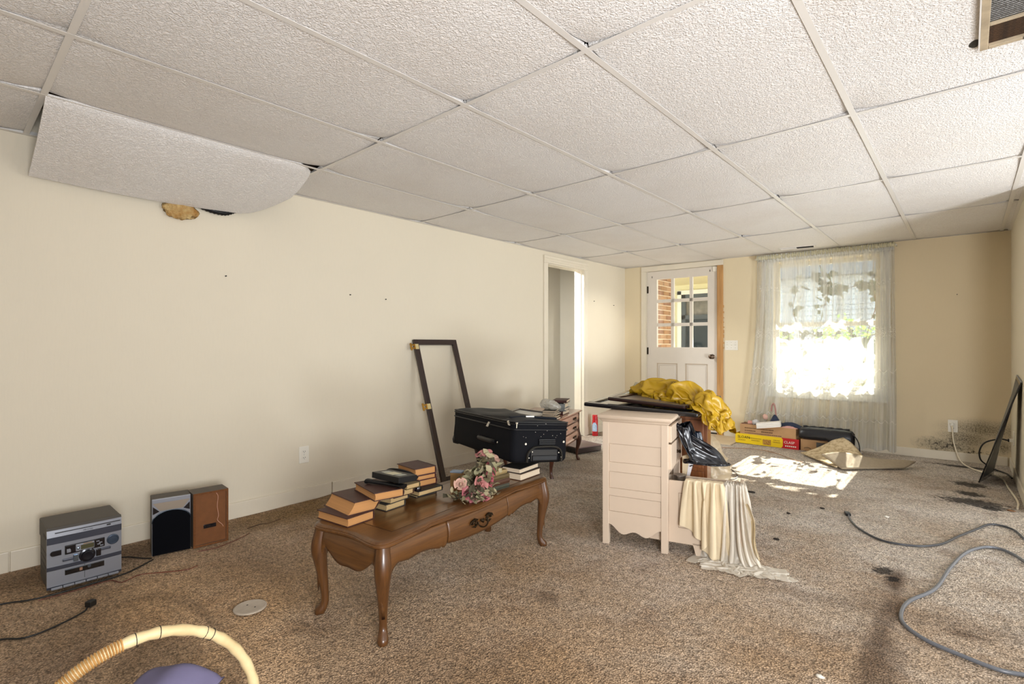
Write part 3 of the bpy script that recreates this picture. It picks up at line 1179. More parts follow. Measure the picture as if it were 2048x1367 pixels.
# ------------------------------------------------------------------ outdoors
mb = MB(); mb.box(-22, 16, 6.3, 40, -.2, -.05)
struct('ground', mb, mat('pale concrete yard', '#a39a8c', .9, var=.1, vscale=1))
ho = thing('house_outside', 'white neighbouring house with a low gable seen through the curtain', 'house', (-3.2, 19, -.05))
mb = MB()
for k in range(22):
    z = k*.16
    mb.box(-7, 7, -.012+.006*(k % 1), .02, z, z+.162)
    mb.add([(-7, -.03, z), (7, -.03, z), (7, 0, z+.162), (-7, 0, z+.162)], [(0, 1, 2, 3)])
o = mb.build('siding', mat('pale grey siding', '#c2c6cb', .6), ho)
o['kind'] = 'stuff'
mb = MB()
mb.add([(-7.6, -.4, 3.3), (7.6, -.4, 3.3), (0, -.4, 5.6), (-7.6, 3, 3.3), (7.6, 3, 3.3), (0, 3, 5.6)], [(0, 1, 2), (3, 5, 4), (0, 2, 5, 3), (1, 4, 5, 2), (0, 3, 4, 1)])
mb.build('roof', mat('grey roof', '#7b7e84', .8), ho)
mb = MB(); mb.box(1.6, 3.4, -.08, .02, .5, 2.2); mb.box(1.75, 3.25, -.1, -.05, .65, 2.05)
mb.build('window', mat('grey window glass', '#8f969c', .2), ho)
fn = thing('yard_wall', 'low white garden wall in bright sun beyond the window', 'wall', (-2.6, 10.6, -.05))
mb = MB(); mb.box(-4.2, 4.5, 0, .18, 0, 1.16, b=.02); mb.build('wall_body', mat('white stucco', '#e6e0d6', .9), fn)
mb = MB(); mb.box(-4.25, 4.55, -.03, .21, 1.16, 1.22, b=.01); mb.build('coping', mat('grey coping', '#b8b3ac', .9), fn)
m_leaf = m_film('bright hedge leaf', '#86b048', 1.0, .5, .55, .1)
m_vine = mat('dark vine leaf', '#4c5748', .6, var=.3, vscale=6)


def leaf_cloud(mb, n, fn, size, seed):
    r = random.Random(seed)
    for _ in range(n):
        p = Vector(fn(r))
        q = Euler((r.uniform(0, 6.3), r.uniform(0, 6.3), r.uniform(0, 6.3))).to_matrix()
        s = size*r.uniform(.6, 1.3)
        mb.add([p+q @ Vector(v)*s for v in ((0, 0, 0), (.4, .45, .06), (0, 1.15, 0), (-.4, .45, .06))], [(0, 1, 2, 3)])


for k, (x, y, wdt, hgt) in enumerate(((-4.6, 11.6, .52, 1.75), (-3.2, 11.8, .52, 1.7), (-1.75, 11.6, .52, 1.75), (-.6, 11.7, .52, 1.95), (.9, 11.6, .52, 1.8))):
    b = thing('hedge_shrub', ['bright green shrub furthest left behind the garden wall', 'bright green shrub second from left behind the garden wall', 'bright green shrub in the middle behind the garden wall',
                              'bright green taller shrub right of the middle behind the garden wall', 'bright green shrub furthest right behind the garden wall'][k], 'shrub', (x, y, -.05), group='shrubs behind the garden wall')
    mb = MB()
    leaf_cloud(mb, 900, lambda r: (lambda a, q, h: (wdt*q*cos(a), .35*q*sin(a), .3+(hgt-.3)*h*(1-.25*q)))(r.uniform(0, 6.3), r.random()**.5, r.random()), .075, k)
    o = mb.build('foliage', m_leaf, b); o['kind'] = 'stuff'
    mb = MB(); mb.tube([(0, 0, 0), (.02, 0, .6), (0, .02, 1.2)], [.03, .02, .01], 6); mb.build('stem', m_joist, b)
vines = [(1.92, .55, [(0, 0, 2.298), (.03, .02, 1.85), (-.02, 0, 1.5), (.05, .02, 1.2), (0, 0, .85), (.03, 0, .5), (-.04, 0, .2)]),
         (2.18, .62, [(-.1, 0, 2.298), (.0, .02, 1.95), (.07, 0, 1.72), (.02, .02, 1.5)]),
         (2.30, .50, [(.05, 0, 1.25), (.0, .03, 1.0), (.06, 0, .8), (.0, 0, .5), (.03, 0, -.05)]),
         (2.62, .58, [(.1, 0, 2.298), (.05, .02, 1.8), (.08, 0, 1.5), (.0, .02, 1.15), (.06, 0, .8), (.02, 0, .4)]),
         (2.40, .66, [(-.3, 0, 1.76), (-.1, .02, 1.70), (.1, 0, 1.74), (.3, 0, 1.78)]),
         (2.2, .6, [(-.45, 0, 1.20), (-.2, .02, 1.14), (.0, 0, 1.20), (.3, 0, 1.13), (.5, 0, 1.2)])]
vl = ['leafy vine hanging down the left side of the window outside', 'short leafy vine hanging from the top left of the window outside', 'leafy vine trailing low in the middle of the window outside',
      'leafy vine hanging down the right side of the window outside', 'leafy vine strand crossing the upper window outside', 'leafy vine strand crossing the window outside at half height']
for k, (u, dd, pts) in enumerate(vines):
    b = thing('hanging_vine', vl[k], 'vine', bwp(u, dd, 0), BA, 'vines outside the window')
    path = cm(pts, 8)
    mb = MB(); mb.tube(path, .004, 5); mb.build('stem', m_joist, b)
    mb = MB()
    leaf_cloud(mb, 40 if k in (0, 3) else 26, lambda r: tuple(path[r.randrange(len(path))] + Vector((r.gauss(0, .035), r.gauss(0, .03), r.gauss(0, .03)))), .105, 40+k)
    o = mb.build('leaves', m_vine, b); o['kind'] = 'stuff'
# eave over the window, porch roof beside it
mb = MB()
mb.box(-1.95, 1.5, 6.42, 7.66, 2.30, 2.42)
struct('roof_eave', mb, mat('soffit paint', '#d8cfae', .7))
mb = MB()
mb.box(-6.5, -2.10, 6.42, 7.9, 2.26, 2.36)
mb.box(-6.5, -2.75, 7.9, 10.2, 2.26, 2.36)
struct('porch_ceiling', mb, mat('porch soffit paint', '#d9cc9c', .7))
mb = MB(); mb.box(-6.5, -2.75, 6.35, 10.0, -.06, -.02); struct('porch_floor', mb, mat('porch slab', '#a9a198', .9, var=.2))
# brick side wall of the porch
bk = thing('brick_wall', 'red brick porch wall seen through the left panes of the door', 'brick wall', (-3.42, 6.40, 0))
mb = MB(); mb.box(-.12, -.006, 0, 1.32, 0, 2.26); mb.build('mortar', mat('mortar', '#b9ab98', .95), bk)
m_brick = [mat('brick %d' % k, c, .9, var=.25, vscale=12) for k, c in enumerate(('#8d6a4a', '#7f5a44', '#98775a'))]
bb = MB(); bb.box(-.02, 0, 0, .195, 0, .06, b=.004)
bmes = [bb.mesh('brick', m) for m in m_brick]
for r_ in range(11, 30):
    for c_ in range(-1, 7):
        y = c_*.205 + (.1025 if r_ % 2 else 0)
        if y < -.05 or y > 1.14:
            continue
        link('brick', rnd.choice(bmes), bk, (rnd.uniform(-.003, .003), y, r_*.073))
# far porch wall with a dark glazed door
pw = thing('porch_house_wall', 'pale yellow porch wall with a dark glazed door seen through the door panes', 'house wall', (-4.6, 9.9, 0))
mb = MB()
mb.box(-1.6, .36, 0, .1, 0, 2.26); mb.box(1.9, 1.98, 0, .1, 0, 2.26); mb.box(.36, 1.9, 0, .1, 2.07, 2.26)
mb.build('wall_body', mat('pale yellow siding', '#d8d2a8', .8), pw)
mb = MB()
for a, b, c_, e in ((.36, .44, .0, 2.07), (1.82, 1.9, .0, 2.07), (.36, 1.9, 1.99, 2.07), (.36, 1.9, 1.58, 1.66), (1.0, 1.14, 0, 2.07)):
    mb.box(a, b, -.03, .05, c_, e)
mb.build('dark_frame', mat('dark bronze frame', '#3b4346', .5), pw)
for a, b in ((.44, 1.0), (1.14, 1.82)):
    mb = MB(); mb.box(a, b, .03, .04, 0, 1.58); mb.build('lower_pane', mat('dark reflective glass', '#26353b', .5, spec=.2, var=.4, vscale=3), pw)
    mb = MB(); mb.box(a, b, .03, .04, 1.66, 1.99); mb.build('upper_pane', mat('glass with painted reflections', '#8a857a', .4, spec=.2, var=.6, vscale=6), pw)  # pale reflections are put into this pane's mottled colour
mb = MB(); mb.box(.28, .36, -.04, .02, 0, 2.14); mb.box(.28, 1.98, -.04, .02, 2.07, 2.15); mb.build('white_trim', M['white'], pw)

# ================================================================== FURNITURE AND THINGS
# ------------------------------------------------------------------ coffee table
TC, TR, TH = Vector((-1.829, 1.611, 0)), R(96.63), .37
tb = thing('coffee_table', 'long dark cherry coffee table with scalloped edge and curved legs', 'coffee table', TC, TR)
HX, HY = .588, .212


def outline(inset, n=160):
    pts = []
    ex, ey = HX-.012, HY-.012
    r = .035
    per = [(-ex+r, -ey), (ex-r, -ey), (ex, -ey+r), (ex, ey-r), (ex-r, ey), (-ex+r, ey), (-ex, ey-r), (-ex, -ey+r)]
    for k in range(4):
        a, b = Vector(per[2*k]), Vector(per[2*k+1])
        nn = Vector((b-a)).normalized()
        nrm = Vector((nn.y, -nn.x))
        m = 36 if k % 2 == 0 else 20
        cyc = 2 if k % 2 == 0 else 1
        for i in range(m):
            t_ = i/m
            off = .010*cos(2*pi*cyc*t_)
            if k % 2 == 0:               # small notches where the serpentine changes direction
                for q in (.23, .77):
                    off -= .006*math.exp(-((t_-q)/.018)**2)
            pts.append(a+(b-a)*t_ + nrm*(off-inset))
        c = Vector(per[(2*k+2) % 8])
        ctr = b - nrm*r
        a0 = math.atan2(nrm.y, nrm.x)
        for i in range(7):
            an = a0 + (pi/2)*i/7
            pts.append(ctr + Vector((cos(an), sin(an)))*(r+.010-inset))
    return pts


mb = MB()
prof = [(.022, .338), (.008, .343), (.000, .350), (.000, .356), (.004, .359), (.003, .362), (.008, .367), (.016, .3695), (.030, .370)]
mb.rings([[(p.x, p.y, z) for p in outline(i)] for i, z in prof])
mb.build('tabletop', M['walnut_apron'], tb, smooth=40)
mb = MB()
fx, fy = .47, .14
mb.box(-fx, fx, -fy, fy, .3695, .3704)
mb.build('inlaid_field', M['walnut'], tb)
mb = MB()
for a, b, c, e in ((-fx-.004, fx+.004, -fy-.004, -fy), (-fx-.004, fx+.004, fy, fy+.004), (-fx-.004, -fx, -fy, fy), (fx, fx+.004, -fy, fy)):
    mb.box(a, b, c, e, .3695, .3706)
mb.build('inlay_line', mat('dark inlay line', '#3a210f', .4), tb)


def low_long(x):
    a = abs(x)/.54
    z = .243 + .020*max(0, 1-abs(a-.62)/.14)*0
    if a < .40:
        z = .238 + .018*(a/.40)**2
    elif a < .47:
        z = .256 - .012*sin(pi*(a-.40)/.07)
    elif a < .80:
        z = .246 + .012*sin(pi*(a-.47)/.33) + .016*(a-.47)/.33
    else:
        z = .262 + .016*((a-.80)/.2) - .085*max(0, (a-.88)/.12)**2
    return z


def low_short(y):
    a = abs(y)/.17
    return .225 + .052*min(1, a/.8)**2.2 + .006*cos(a*7)*(1-a) - .075*max(0, (a-.80)/.20)**2


def apron(mb, half, yb, low, n, axis, sgn):
    def fn(u, v):
        s_ = (-1+2*u)*half
        z1, z0 = .345, low(s_)
        z = z1 + (z0-z1)*v
        bulge = .014*sin(pi*min(1, v*.75)) - .004*v
        q = yb + bulge
        return (s_, sgn*q, z) if axis == 'x' else (sgn*q, s_, z)
    mb.grid(n, 9, fn)


for sgn in (-1, 1):
    if sgn == -1:
        for nm, a, b in (('apron', -.556, -.215), ('drawer_front', -.212, .212), ('apron', .215, .556)):
            mb = MB()

            def fn(u, v, a=a, b=b, nm=nm):
                x = a+(b-a)*u
                z = .345 + (low_long(x)-.345)*v
                return (x, -(.185+.014*sin(pi*min(1, v*.75))-.004*v + (.004 if nm == 'drawer_front' else 0)), z)
            mb.grid(40, 9, fn)
            ob = mb.build(nm, M['walnut_apron'], tb, smooth=60)
            sm = ob.modifiers.new('thick', 'SOLIDIFY'); sm.thickness = .012
            if nm == 'drawer_front':
                drw = ob
    else:
        mb = MB(); apron(mb, .556, .185, low_long, 80, 'x', 1)
        ob = mb.build('apron', M['walnut_apron'], tb, smooth=60); ob.modifiers.new('thick', 'SOLIDIFY').thickness = .012
    mb = MB(); apron(mb, .19, .556, low_short, 44, 'y', sgn)
    ob = mb.build('apron', M['walnut_end'], tb, smooth=60); ob.modifiers.new('thick', 'SOLIDIFY').thickness = .012
mb = MB(); mb.box(-.54, .54, -.17, .17, .325, .34); mb.build('top_support', M['walnut_apron'], tb)
for sx in (-1, 1):
    for sy in (-1, 1):
        dv = Vector((sx*.7, sy*.72, 0))
        P0 = Vector((sx*.552, sy*.184, 0))
        prof = [(.345, -.004, .026), (.32, -.001, .028), (.285, .005, .031), (.255, .007, .031), (.22, .003, .0275), (.17, -.004, .022), (.11, -.012, .0170), (.06, -.016, .0150), (.035, -.012, .0165), (.018, -.002, .020), (.006, .006, .0205), (0, .005, .017)]
        mb = MB()
        mb.tube(cm([P0+dv*o_+Vector((0, 0, z)) for z, o_, r_ in prof], 3), [cmr for cmr in [v.x for v in cm([(r_, 0, 0) for _, _, r_ in prof], 3)]], 12)
        mb.build('leg', M['walnutv'], tb, smooth=60)
# cast handle: two scrolled leaf plates and a swinging bail
mb = MB()
for sx in (-1, 1):
    for q in range(3):
        c0 = sx*(.036+.014*q)
        mb.tube([(c0+sx*.010*cos(t_)*(1-t_/9), 0, .010*sin(t_)*(1-t_/9)*(1 if q % 2 else -1)+.004*q) for t_ in [k*.45 for k in range(14)]], [.0035-.00016*k for k in range(14)], 6)
    mb.tube([(sx*.03, 0, .012), (sx*.05, -.002, .018), (sx*.075, 0, .012), (sx*.085, 0, .0)], [.004, .006, .004, .001], 6)
    mb.tube([(sx*.03, 0, -.006), (sx*.05, -.002, -.014), (sx*.07, 0, -.010)], [.003, .005, .001], 6)
mb.tube(cm([(-.034, -.006, .004), (-.03, -.012, -.012), (-.012, -.016, -.022), (.012, -.016, -.022), (.03, -.012, -.012), (.034, -.006, .004)], 4), .0032, 6)
mb.tube([(-.012, -.002, .006), (0, -.006, .0), (.012, -.002, .006)], [.003, .009, .003], 8)
mb.build('bail_pull', M['darkbrass'], drw, (0, -.205, .292), smooth=60)

# ------------------------------------------------------------------ books
def cover(name, c, rough=.6):
    return mat(name, c, rough, var=.28, vscale=30, bump=.15, bscale=260, bdist=.001)


CV = {k: cover('book cloth ' + k, c) for k, c in dict(maroon='#46261c', plum='#44241f', brown='#4a2c1a', dkgrey='#33302c', black='#191818', olive='#5a4a2a', tan='#9a8458', grey='#8f9290', darkred='#451a18', green='#3b3d30').items()}
BG = 'old hardback books stacked on the coffee table'


def book(loc, rz, w, d, h, cv, pg, label, parent=None, group=BG, shear=0.0, spine='+x', tilt=(0, 0), name='book'):
    """lying book; spine along +x, page edges on the other three sides"""
    q = thing(name, label, 'book', loc, (tilt[0], tilt[1], rz), group)
    t_ = min(.003, h*.12)
    sh = Matrix(((1, 0, shear/h, 0), (0, 1, 0, 0), (0, 0, 1, 0), (0, 0, 0, 1)))
    mb = MB()
    mb.box(-w/2, w/2, -d/2, d/2, 0, t_, X=sh)
    mb.box(-w/2, w/2, -d/2, d/2, h-t_, h, X=sh)
    n = 7
    mb.rings([[(w/2-.004+.006*sin(pi*k/(n-1)), y, h*k/(n-1)) for k in range(n)] + [(w/2-.008+.006*sin(pi*k/(n-1)), y, h*k/(n-1)) for k in range(n-1, -1, -1)] for y in (-d/2, d/2)], X=sh)
    mb.build('cover', CV[cv], q)
    mb = MB()
    m_ = 5
    mb.rings([[(-w/2+.004+.003*sin(pi*k/(m_-1)), y, t_+(h-2*t_)*k/(m_-1)) for k in range(m_)] + [(w/2-.005, y, h-t_), (w/2-.005, y, t_)] for y in (-d/2+.003, d/2-.003)], X=sh)
    mb.build('pages', M[pg], q)
    return q


def tw(x, y, z):
    c, s_ = cos(TR), sin(TR)
    return Vector((TC.x+c*x-s_*y, TC.y+s_*x+c*y, z))


T0 = .3706
book(tw(-.479, .124, T0), TR, .132, .194, .035, 'maroon', 'page_o', 'maroon book at the bottom of the nearest stack, at the table end')
book(tw(-.452, .135, T0+.0352), TR-R(9), .126, .196, .048, 'maroon', 'page_o', 'thick slanted maroon book lying on the bottom book at the table end', shear=.034)
book(tw(-.355, .068, .4545), TR-R(17), .130, .212, .033, 'maroon', 'page_o', 'brown topped book bridging the first two stacks, phone handset on it')
book(tw(-.273, .148, T0), TR, .112, .19, .029, 'dkgrey', 'page_t', 'grey book at the bottom of the second stack on the table')
book(tw(-.262, .139, T0+.0292), TR+R(2), .112, .19, .026, 'dkgrey', 'page_t', 'second book up in the second stack on the table')
book(tw(-.250, .115, T0+.0554), TR-R(3), .110, .19, .0275, 'brown', 'page_t', 'third book up in the second stack, partly under the bridging book')
book(tw(-.214, .085, T0+.0831), TR-R(4), .078, .17, .022, 'olive', 'page_t', 'slim tan edged book right below the video cassette')
book(tw(-.045, .165, T0), TR-R(8), .122, .17, .026, 'dkgrey', 'page_t', 'bottom book of the third stack, behind the small dark bottle')
book(tw(-.080, .108, T0+.0262), TR-R(5), .146, .17, .0225, 'black', 'page_t', 'wide book that the small dark bottle stands on')
book(tw(-.050, .150, T0+.0489), TR-R(10), .118, .155, .030, 'darkred', 'page_o', 'dark red book in the middle of the third stack')
book(tw(-.055, .148, T0+.0791), TR-R(13), .116, .155, .022, 'darkred', 'page_o', 'dark red book second from top in the third stack')
book(tw(-.055, .150, T0+.1013), TR-R(12), .118, .158, .034, 'plum', 'page_o', 'plum red book on top of the third stack, beside the flowers')
# stack under the suitcase, spines to the front
book(tw(.200, -.078, T0), TR+R(-98), .13, .188, .025, 'green', 'page_t', 'dark grey green book at the bottom of the stack by the flowers', spine='-y')
book(tw(.195, -.085, T0+.0252), TR+R(-97), .135, .18, .028, 'brown', 'page_t', 'brown spined book, second from bottom beside the flowers')
book(tw(.190, -.088, T0+.0534), TR+R(-99), .135, .175, .022, 'olive', 'page_t', 'olive brown book in the stack beside the flowers, third up')
book(tw(.185, -.085, T0+.0756), TR+R(-96), .13, .165, .019, 'tan', 'page_t', 'tan covered book with gilt title on top beside the flowers')
book(tw(.500, -.085, T0), TR+R(88), .125, .185, .036, 'brown', 'page_w', 'lower of two cream paged books under the suitcase end')
book(tw(.497, -.08, T0+.0362), TR+R(90), .12, .185, .026, 'dkgrey', 'page_w', 'upper of two cream paged books under the suitcase end')

# video cassette
v = thing('video_cassette', 'black video cassette with white label and windows on the stacked books', 'video cassette', tw(-.306, .028, .5075), (R(-2), R(4), TR-R(6)))
mb = MB(); mb.box(-.047, .047, -.094, .094, 0, .025, b=.002); mb.build('shell', M['black'], v)
mb = MB(); mb.box(-.028, .020, -.027, .030, .0245, .0256); mb.build('paper_label', mat('paper label', '#c9c3a6', .7), v)
for a in (-.066, .036):
    mb = MB(); mb.box(-.024, .016, a, a+.030, .0245, .0255); mb.build('window', mat('cassette window', '#8f948a', .2), v)
# handset
hs = thing('phone_handset', 'black phone handset lying under the video cassette', 'handset', tw(-.352, .03, .4885), (0, 0, TR+R(9)))
mb = MB()
mb.tube(cm([(0, -.098, .010), (0, -.085, .012), (0, -.06, .0105), (0, 0, .0105), (0, .06, .0105), (0, .085, .012), (0, .098, .010)], 4), [.010+.009*abs(i-12)/12 for i in range(25)], 10, flat=.55)
mb.build('body', M['black'], hs, smooth=60)
# second curved handset behind
hs = thing('curved_handset', 'curved black handset leaning against the third stack of books', 'handset', tw(-.15, .155, .463), (0, R(-8), TR+R(14)))
mb = MB()
mb.tube(cm([(-.0, .075, .022), (-.003, .05, .034), (-.004, 0, .036), (-.002, -.05, .026), (0, -.09, .006)], 5), [.008]*21, 8)
mb.build('body', M['black'], hs, smooth=60)
# the slim box it leans on
book(tw(-.165, .135, T0+.0489), TR-R(6), .06, .15, .042, 'black', 'page_t', 'small black book standing between the second and third stacks')
# little bottle
b = thing('nail_polish_bottle', 'small dark bottle with a dark red cap on the third stack', 'bottle', tw(-.148, .048, T0+.0489), TR)
mb = MB(); mb.lathe([(.0001, 0), (.015, 0), (.017, .004), (.017, .016), (.012, .023), (.006, .026), (.0001, .026)], 16); mb.build('flask', mat('dark glass', '#141014', .12, spec=.8), b, smooth=45)
mb = MB(); mb.lathe([(.0001, .026), (.0065, .026), (.005, .048), (.0001, .049)], 12); mb.build('cap', mat('dark red cap', '#3a0e16', .2), b, smooth=45)
# thin leaning acrylic sheet and a blue box end behind the flowers
b = thing('acrylic_sheet', 'thin clear acrylic stand leaning behind the flowers', 'plastic stand', tw(.03, .18, T0), TR)
mb = MB(); mb.add([(-.06, 0, 0), (.05, .01, 0), (-.02, .03, .11), (-.06, .03, .12), (-.06, .002, 0), (.05, .012, 0), (-.02, .032, .11), (-.06, .032, .12)], [(0, 1, 2, 3), (7, 6, 5, 4), (0, 1, 5, 4), (1, 2, 6, 5), (2, 3, 7, 6), (3, 0, 4, 7)])
mb.build('sheet', m_film('clear acrylic', '#e8e4dc', .25, .1, .3, .5), b)
b = thing('small_blue_box', 'small pale blue box peeping out behind the flowers', 'box', tw(.15, .07, T0), TR+R(20))
mb = MB(); mb.box(-.02, .02, -.03, .03, 0, .068, b=.002); mb.build('carton', mat('tan carton', '#a98452', .8), b)
mb = MB(); mb.box(-.021, .021, -.031, .031, .068, .076, b=.002); mb.build('lid', mat('pale blue lid', '#8d9bab', .6), b)

# ------------------------------------------------------------------ dried flower bouquet
fl_ = thing('dried_rose_bouquet', 'bouquet of faded pink artificial roses lying in front of the suitcase', 'flowers', tw(-.005, -.08, T0), TR)
m_rose = [mat('faded rose %d' % k, c, .8, var=.25, vscale=25) for k, c in enumerate(('#b97a74', '#a8525a', '#c29a88', '#b1646a'))]
m_lf = [mat('dried leaf %d' % k, c, .8, var=.35, vscale=20) for k, c in enumerate(('#6b6144', '#4d4632', '#8f8a68', '#a59a78'))]


def rose_mesh(seed, m):
    r = random.Random(seed)
    mb = MB()
    for k in range(16):
        a0 = k*2.4
        rad = .006 + .0017*k
        hgt = .026 - .0006*k
        op = .12 + .055*k

        def fn(u, v):
            a = a0 + (u-.5)*(1.9 - .05*k)
            rr = rad*(.35+.65*v**.6) + op*.018*v**3 + .0015*nz((u*3, v*3, k), 1, seed)
            z = hgt*(v - .12*v*v*op*2) - .006*abs(2*u-1)**2*v
            return (rr*cos(a), rr*sin(a), z)
        mb.grid(7, 5, fn)
    mb.lathe([(.0001, -.004), (.012, 0), (.008, .012), (.0001, .02)], 10)
    return mb.mesh('rose', m, 180)


rm = [rose_mesh(k, m) for k, m in enumerate(m_rose)]
roses = [((.135, -.035, .178), (-30, 25, 0), 0, 1.25), ((.155, -.075, .165), (40, 40, 60), 2, .9), ((.125, -.075, .115), (62, 20, 0), 1, 1.15), ((.10, -.085, .088), (75, 10, 20), 1, 1.35),
         ((.035, -.090, .068), (70, -12, 0), 0, 1.35), ((-.015, -.06, .035), (66, -30, 0), 3, 1.2), ((.005, -.085, .012), (72, 0, 0), 2, 1.0), ((.05, -.105, .01), (80, 10, 0), 3, 1.0),
         ((.10, -.05, .10), (40, 30, 0), 2, 1.1), ((-.03, -.03, .075), (40, -40, 0), 2, 1.0)]
for p, r_, k, s_ in roses:
    o = link('rose', rm[k], fl_, p, tuple(R(x) for x in r_))
    o.scale = (s_*.74,)*3


def leaf_mesh(m, seed, curl):
    mb = MB()

    def fn(u, v):
        w = .5*sin(pi*min(1, v*.95+.04))**.8*(1+.12*sin(v*26))
        x = (u-.5)*2*w*.62
        return (x, v, curl*v*v + .22*abs(x) + .1*nz((x*4, v*4, seed), 1))
    mb.grid(5, 8, fn)
    return mb.mesh('leaf', m, 180)


lm = [leaf_mesh(m_lf[k % 4], k, (-.4, .3, -.6, .5)[k % 4]) for k in range(8)]
rr = random.Random(11)
for k in range(190):
    t_ = rr.random()
    p = Vector((-.055+.20*t_+rr.gauss(0, .022), -.062+.0*t_+rr.gauss(0, .036), max(.003, .03+.13*t_*t_+rr.gauss(0, .028))))
    o = link('leaf', lm[rr.randrange(8)], fl_, p, (rr.uniform(-1.2, 1.2), rr.uniform(-1, 1), rr.uniform(0, 6.3)))
    s_ = rr.uniform(.024, .050)
    o.scale = (s_, s_, s_)
    if o.location.z < .03:
        o.rotation_euler.x = rr.uniform(-.1, .5); o.rotation_euler.y = rr.uniform(-.3, .3); o.location.z = max(.012, p.z)
# pale cloth blossoms spilling onto the table top
for k in range(16):
    o = link('pale_blossom', lm[3 if k % 2 else 7], fl_, (.05+rr.uniform(-.05, .075), -.125+rr.uniform(-.012, .03), .004+rr.random()*.014), (rr.uniform(0, .5), rr.uniform(-.4, .4), rr.uniform(0, 6.3)))
    o.scale = (.03, .026, .03)
mb = MB()
for k in range(7):
    x = .03+.012*k
    mb.tube(cm([(.10+.01*k, -.02+.01*(k % 3), .08), (.05, -.04, .04), (-.02, -.0, .02), (-.06, .05, .01+.003*k)], 4), .0016, 5)
mb.build('stems', m_lf[1], fl_)

# ------------------------------------------------------------------ suitcase
sw, sl_, sh_ = .34, .80, .226
yaw = 1.217
Wv = Vector((cos(yaw)*cos(-.081), sin(yaw)*cos(-.081), sin(-.081)))
L0 = Vector((-sin(yaw), cos(yaw), 0)) + Vector((0, 0, -.030))
Lv = (L0 - Wv*L0.dot(Wv)).normalized()
Uv = Wv.cross(Lv)
sm = Matrix((Wv, Lv, Uv)).transposed().to_4x4()
sc_ = thing('suitcase', 'scuffed black soft sided suitcase lying across the coffee table books', 'suitcase', (-1.695, 1.912, .4855), sm.to_euler())


def rrect(x0, x1, y0, y1, r, n=5):
    pts = []
    for cx, cy, a in ((x1-r, y1-r, 0), (x0+r, y1-r, pi/2), (x0+r, y0+r, pi), (x1-r, y0+r, 1.5*pi)):
        pts += [(cx+r*cos(a+pi/2*k/n), cy+r*sin(a+pi/2*k/n)) for k in range(n+1)]
    return pts


mb = MB()
rings_ = []
for z, ins in ((0, .022), (.006, .008), (.02, .001), (.06, 0), (.12, .002), (.168, .001)):
    rings_.append([(x, y, z) for x, y in rrect(ins, sw-ins, ins, sl_-ins, .035)])
mb.rings(rings_)
mb.build('case_body', M['navy'], sc_, smooth=50)
mb = MB()
rings_ = []
for z, ins in ((.170, .001), (.196, .000), (.205, .002)):
    rings_.append([(x, y, z) for x, y in rrect(ins, sw-ins, ins, sl_-ins, .035)])
mb.rings(rings_)
mb.build('zip_gusset', M['navy'], sc_, smooth=50)
mb = MB()
for z in (.169, .196, .206):
    mb.tube([(x, y, z) for x, y in rrect(-.002, sw+.002, -.002, sl_+.002, .036)] + [(sw+.002, sl_-.034, z)], .0035, 6)
mb.build('piping', M['black'], sc_, smooth=60)
mb = MB()


def lid(u, v):
    x, y = .004+(sw-.008)*u, .004+(sl_-.008)*v
    e = min(1, min(u, 1-u)*sw/.03)*min(1, min(v, 1-v)*sl_/.03)
    z = .205 + .012*e**.5
    z += (.016*e*(nz((x*6, y*5, 0), 1, 2))) - .030*e*math.exp(-(((v-.35)/.22)**2)) + .012*e*math.exp(-(((v-.12)/.06)**2)) + .010*e*math.exp(-(((v-.85)/.1)**2))
    return (x, y, z)


mb.grid(30, 50, lid)
mb.build('lid_panel', M['navytop'], sc_, smooth=180)
mb = MB(); mb.tube([(.03, .10, .222), (.10, .105, .226), (.20, .10, .224), (.31, .09, .220)], .012, 8, flat=.6); mb.build('pocket_roll', M['navytop'], sc_, smooth=60)
mb = MB(); mb.box(.12, .17, .086, .088, .226, .233); mb.build('woven_label', M['white'], sc_)
# front end (nearest, facing the room): trolley recess with frame, grab handle, rivets
mb = MB()
mb.tube(cm([(.085, -.004, .008), (.088, -.008, .05), (.115, -.009, .078), (.16, -.010, .085), (.235, -.010, .085), (.275, -.009, .072), (.29, -.008, .04), (.29, -.004, .008)], 4), .011, 8, flat=.5)
mb.build('trolley_surround', mat('grey black moulding', '#26241f', .5), sc_, smooth=60)
mb = MB(); mb.box(.11, .27, -.0035, .004, .012, .070, b=.004); mb.build('trolley_recess', M['dark'], sc_)
mb = MB(); mb.box(.115, .265, -.012, .0, .012, .040, b=.008); mb.build('trolley_handle', M['black'], sc_)
mb = MB()
for z in (.098, .108, .118):
    mb.box(.15, .25, -.010+.002*(z > .11), .0, z-.005, z+.005, b=.004)
mb.build('grab_handle', M['black'], sc_)
mb = MB()
mb.tube(cm([(-.006, .18, .085), (-.016, .20, .087), (-.018, .28, .087), (-.016, .36, .087), (-.006, .38, .085)], 5), .011, 8, flat=1.2)
mb.build('side_handle', M['black'], sc_, smooth=60)
rv = MB(); rv.lathe([(.0001, 0), (.0065, 0), (.005, .003), (.0025, .003), (.0001, .0015)], 12)
rme = rv.mesh('rivet', mat('nickel rivet', '#b6ad9c', .35, metal=.8))
for x, z in ((.075, .098), (.305, .108)):
    link('rivet', rme, sc_, (x, -.001, z), (R(90), 0, 0))
for x, z in ((.11, .06), (.27, .055), (.092, .03), (.288, .03), (.135, .083)):
    o = link('rivet', rme, sc_, (x, -.0125, z), (R(90), 0, 0)); o.scale = (.55,)*3
o = link('rivet', rme, sc_, (-.001, .165, .085), (0, R(-90), 0)); o.scale = (.9,)*3
fk = MB(); fk.lathe([(.0001, 0), (.0035, 0), (.0025, .0012), (.0001, .0014)], 7)
fme = fk.mesh('paint_fleck', mat('pale paint fleck', '#c9c2b4', .8))
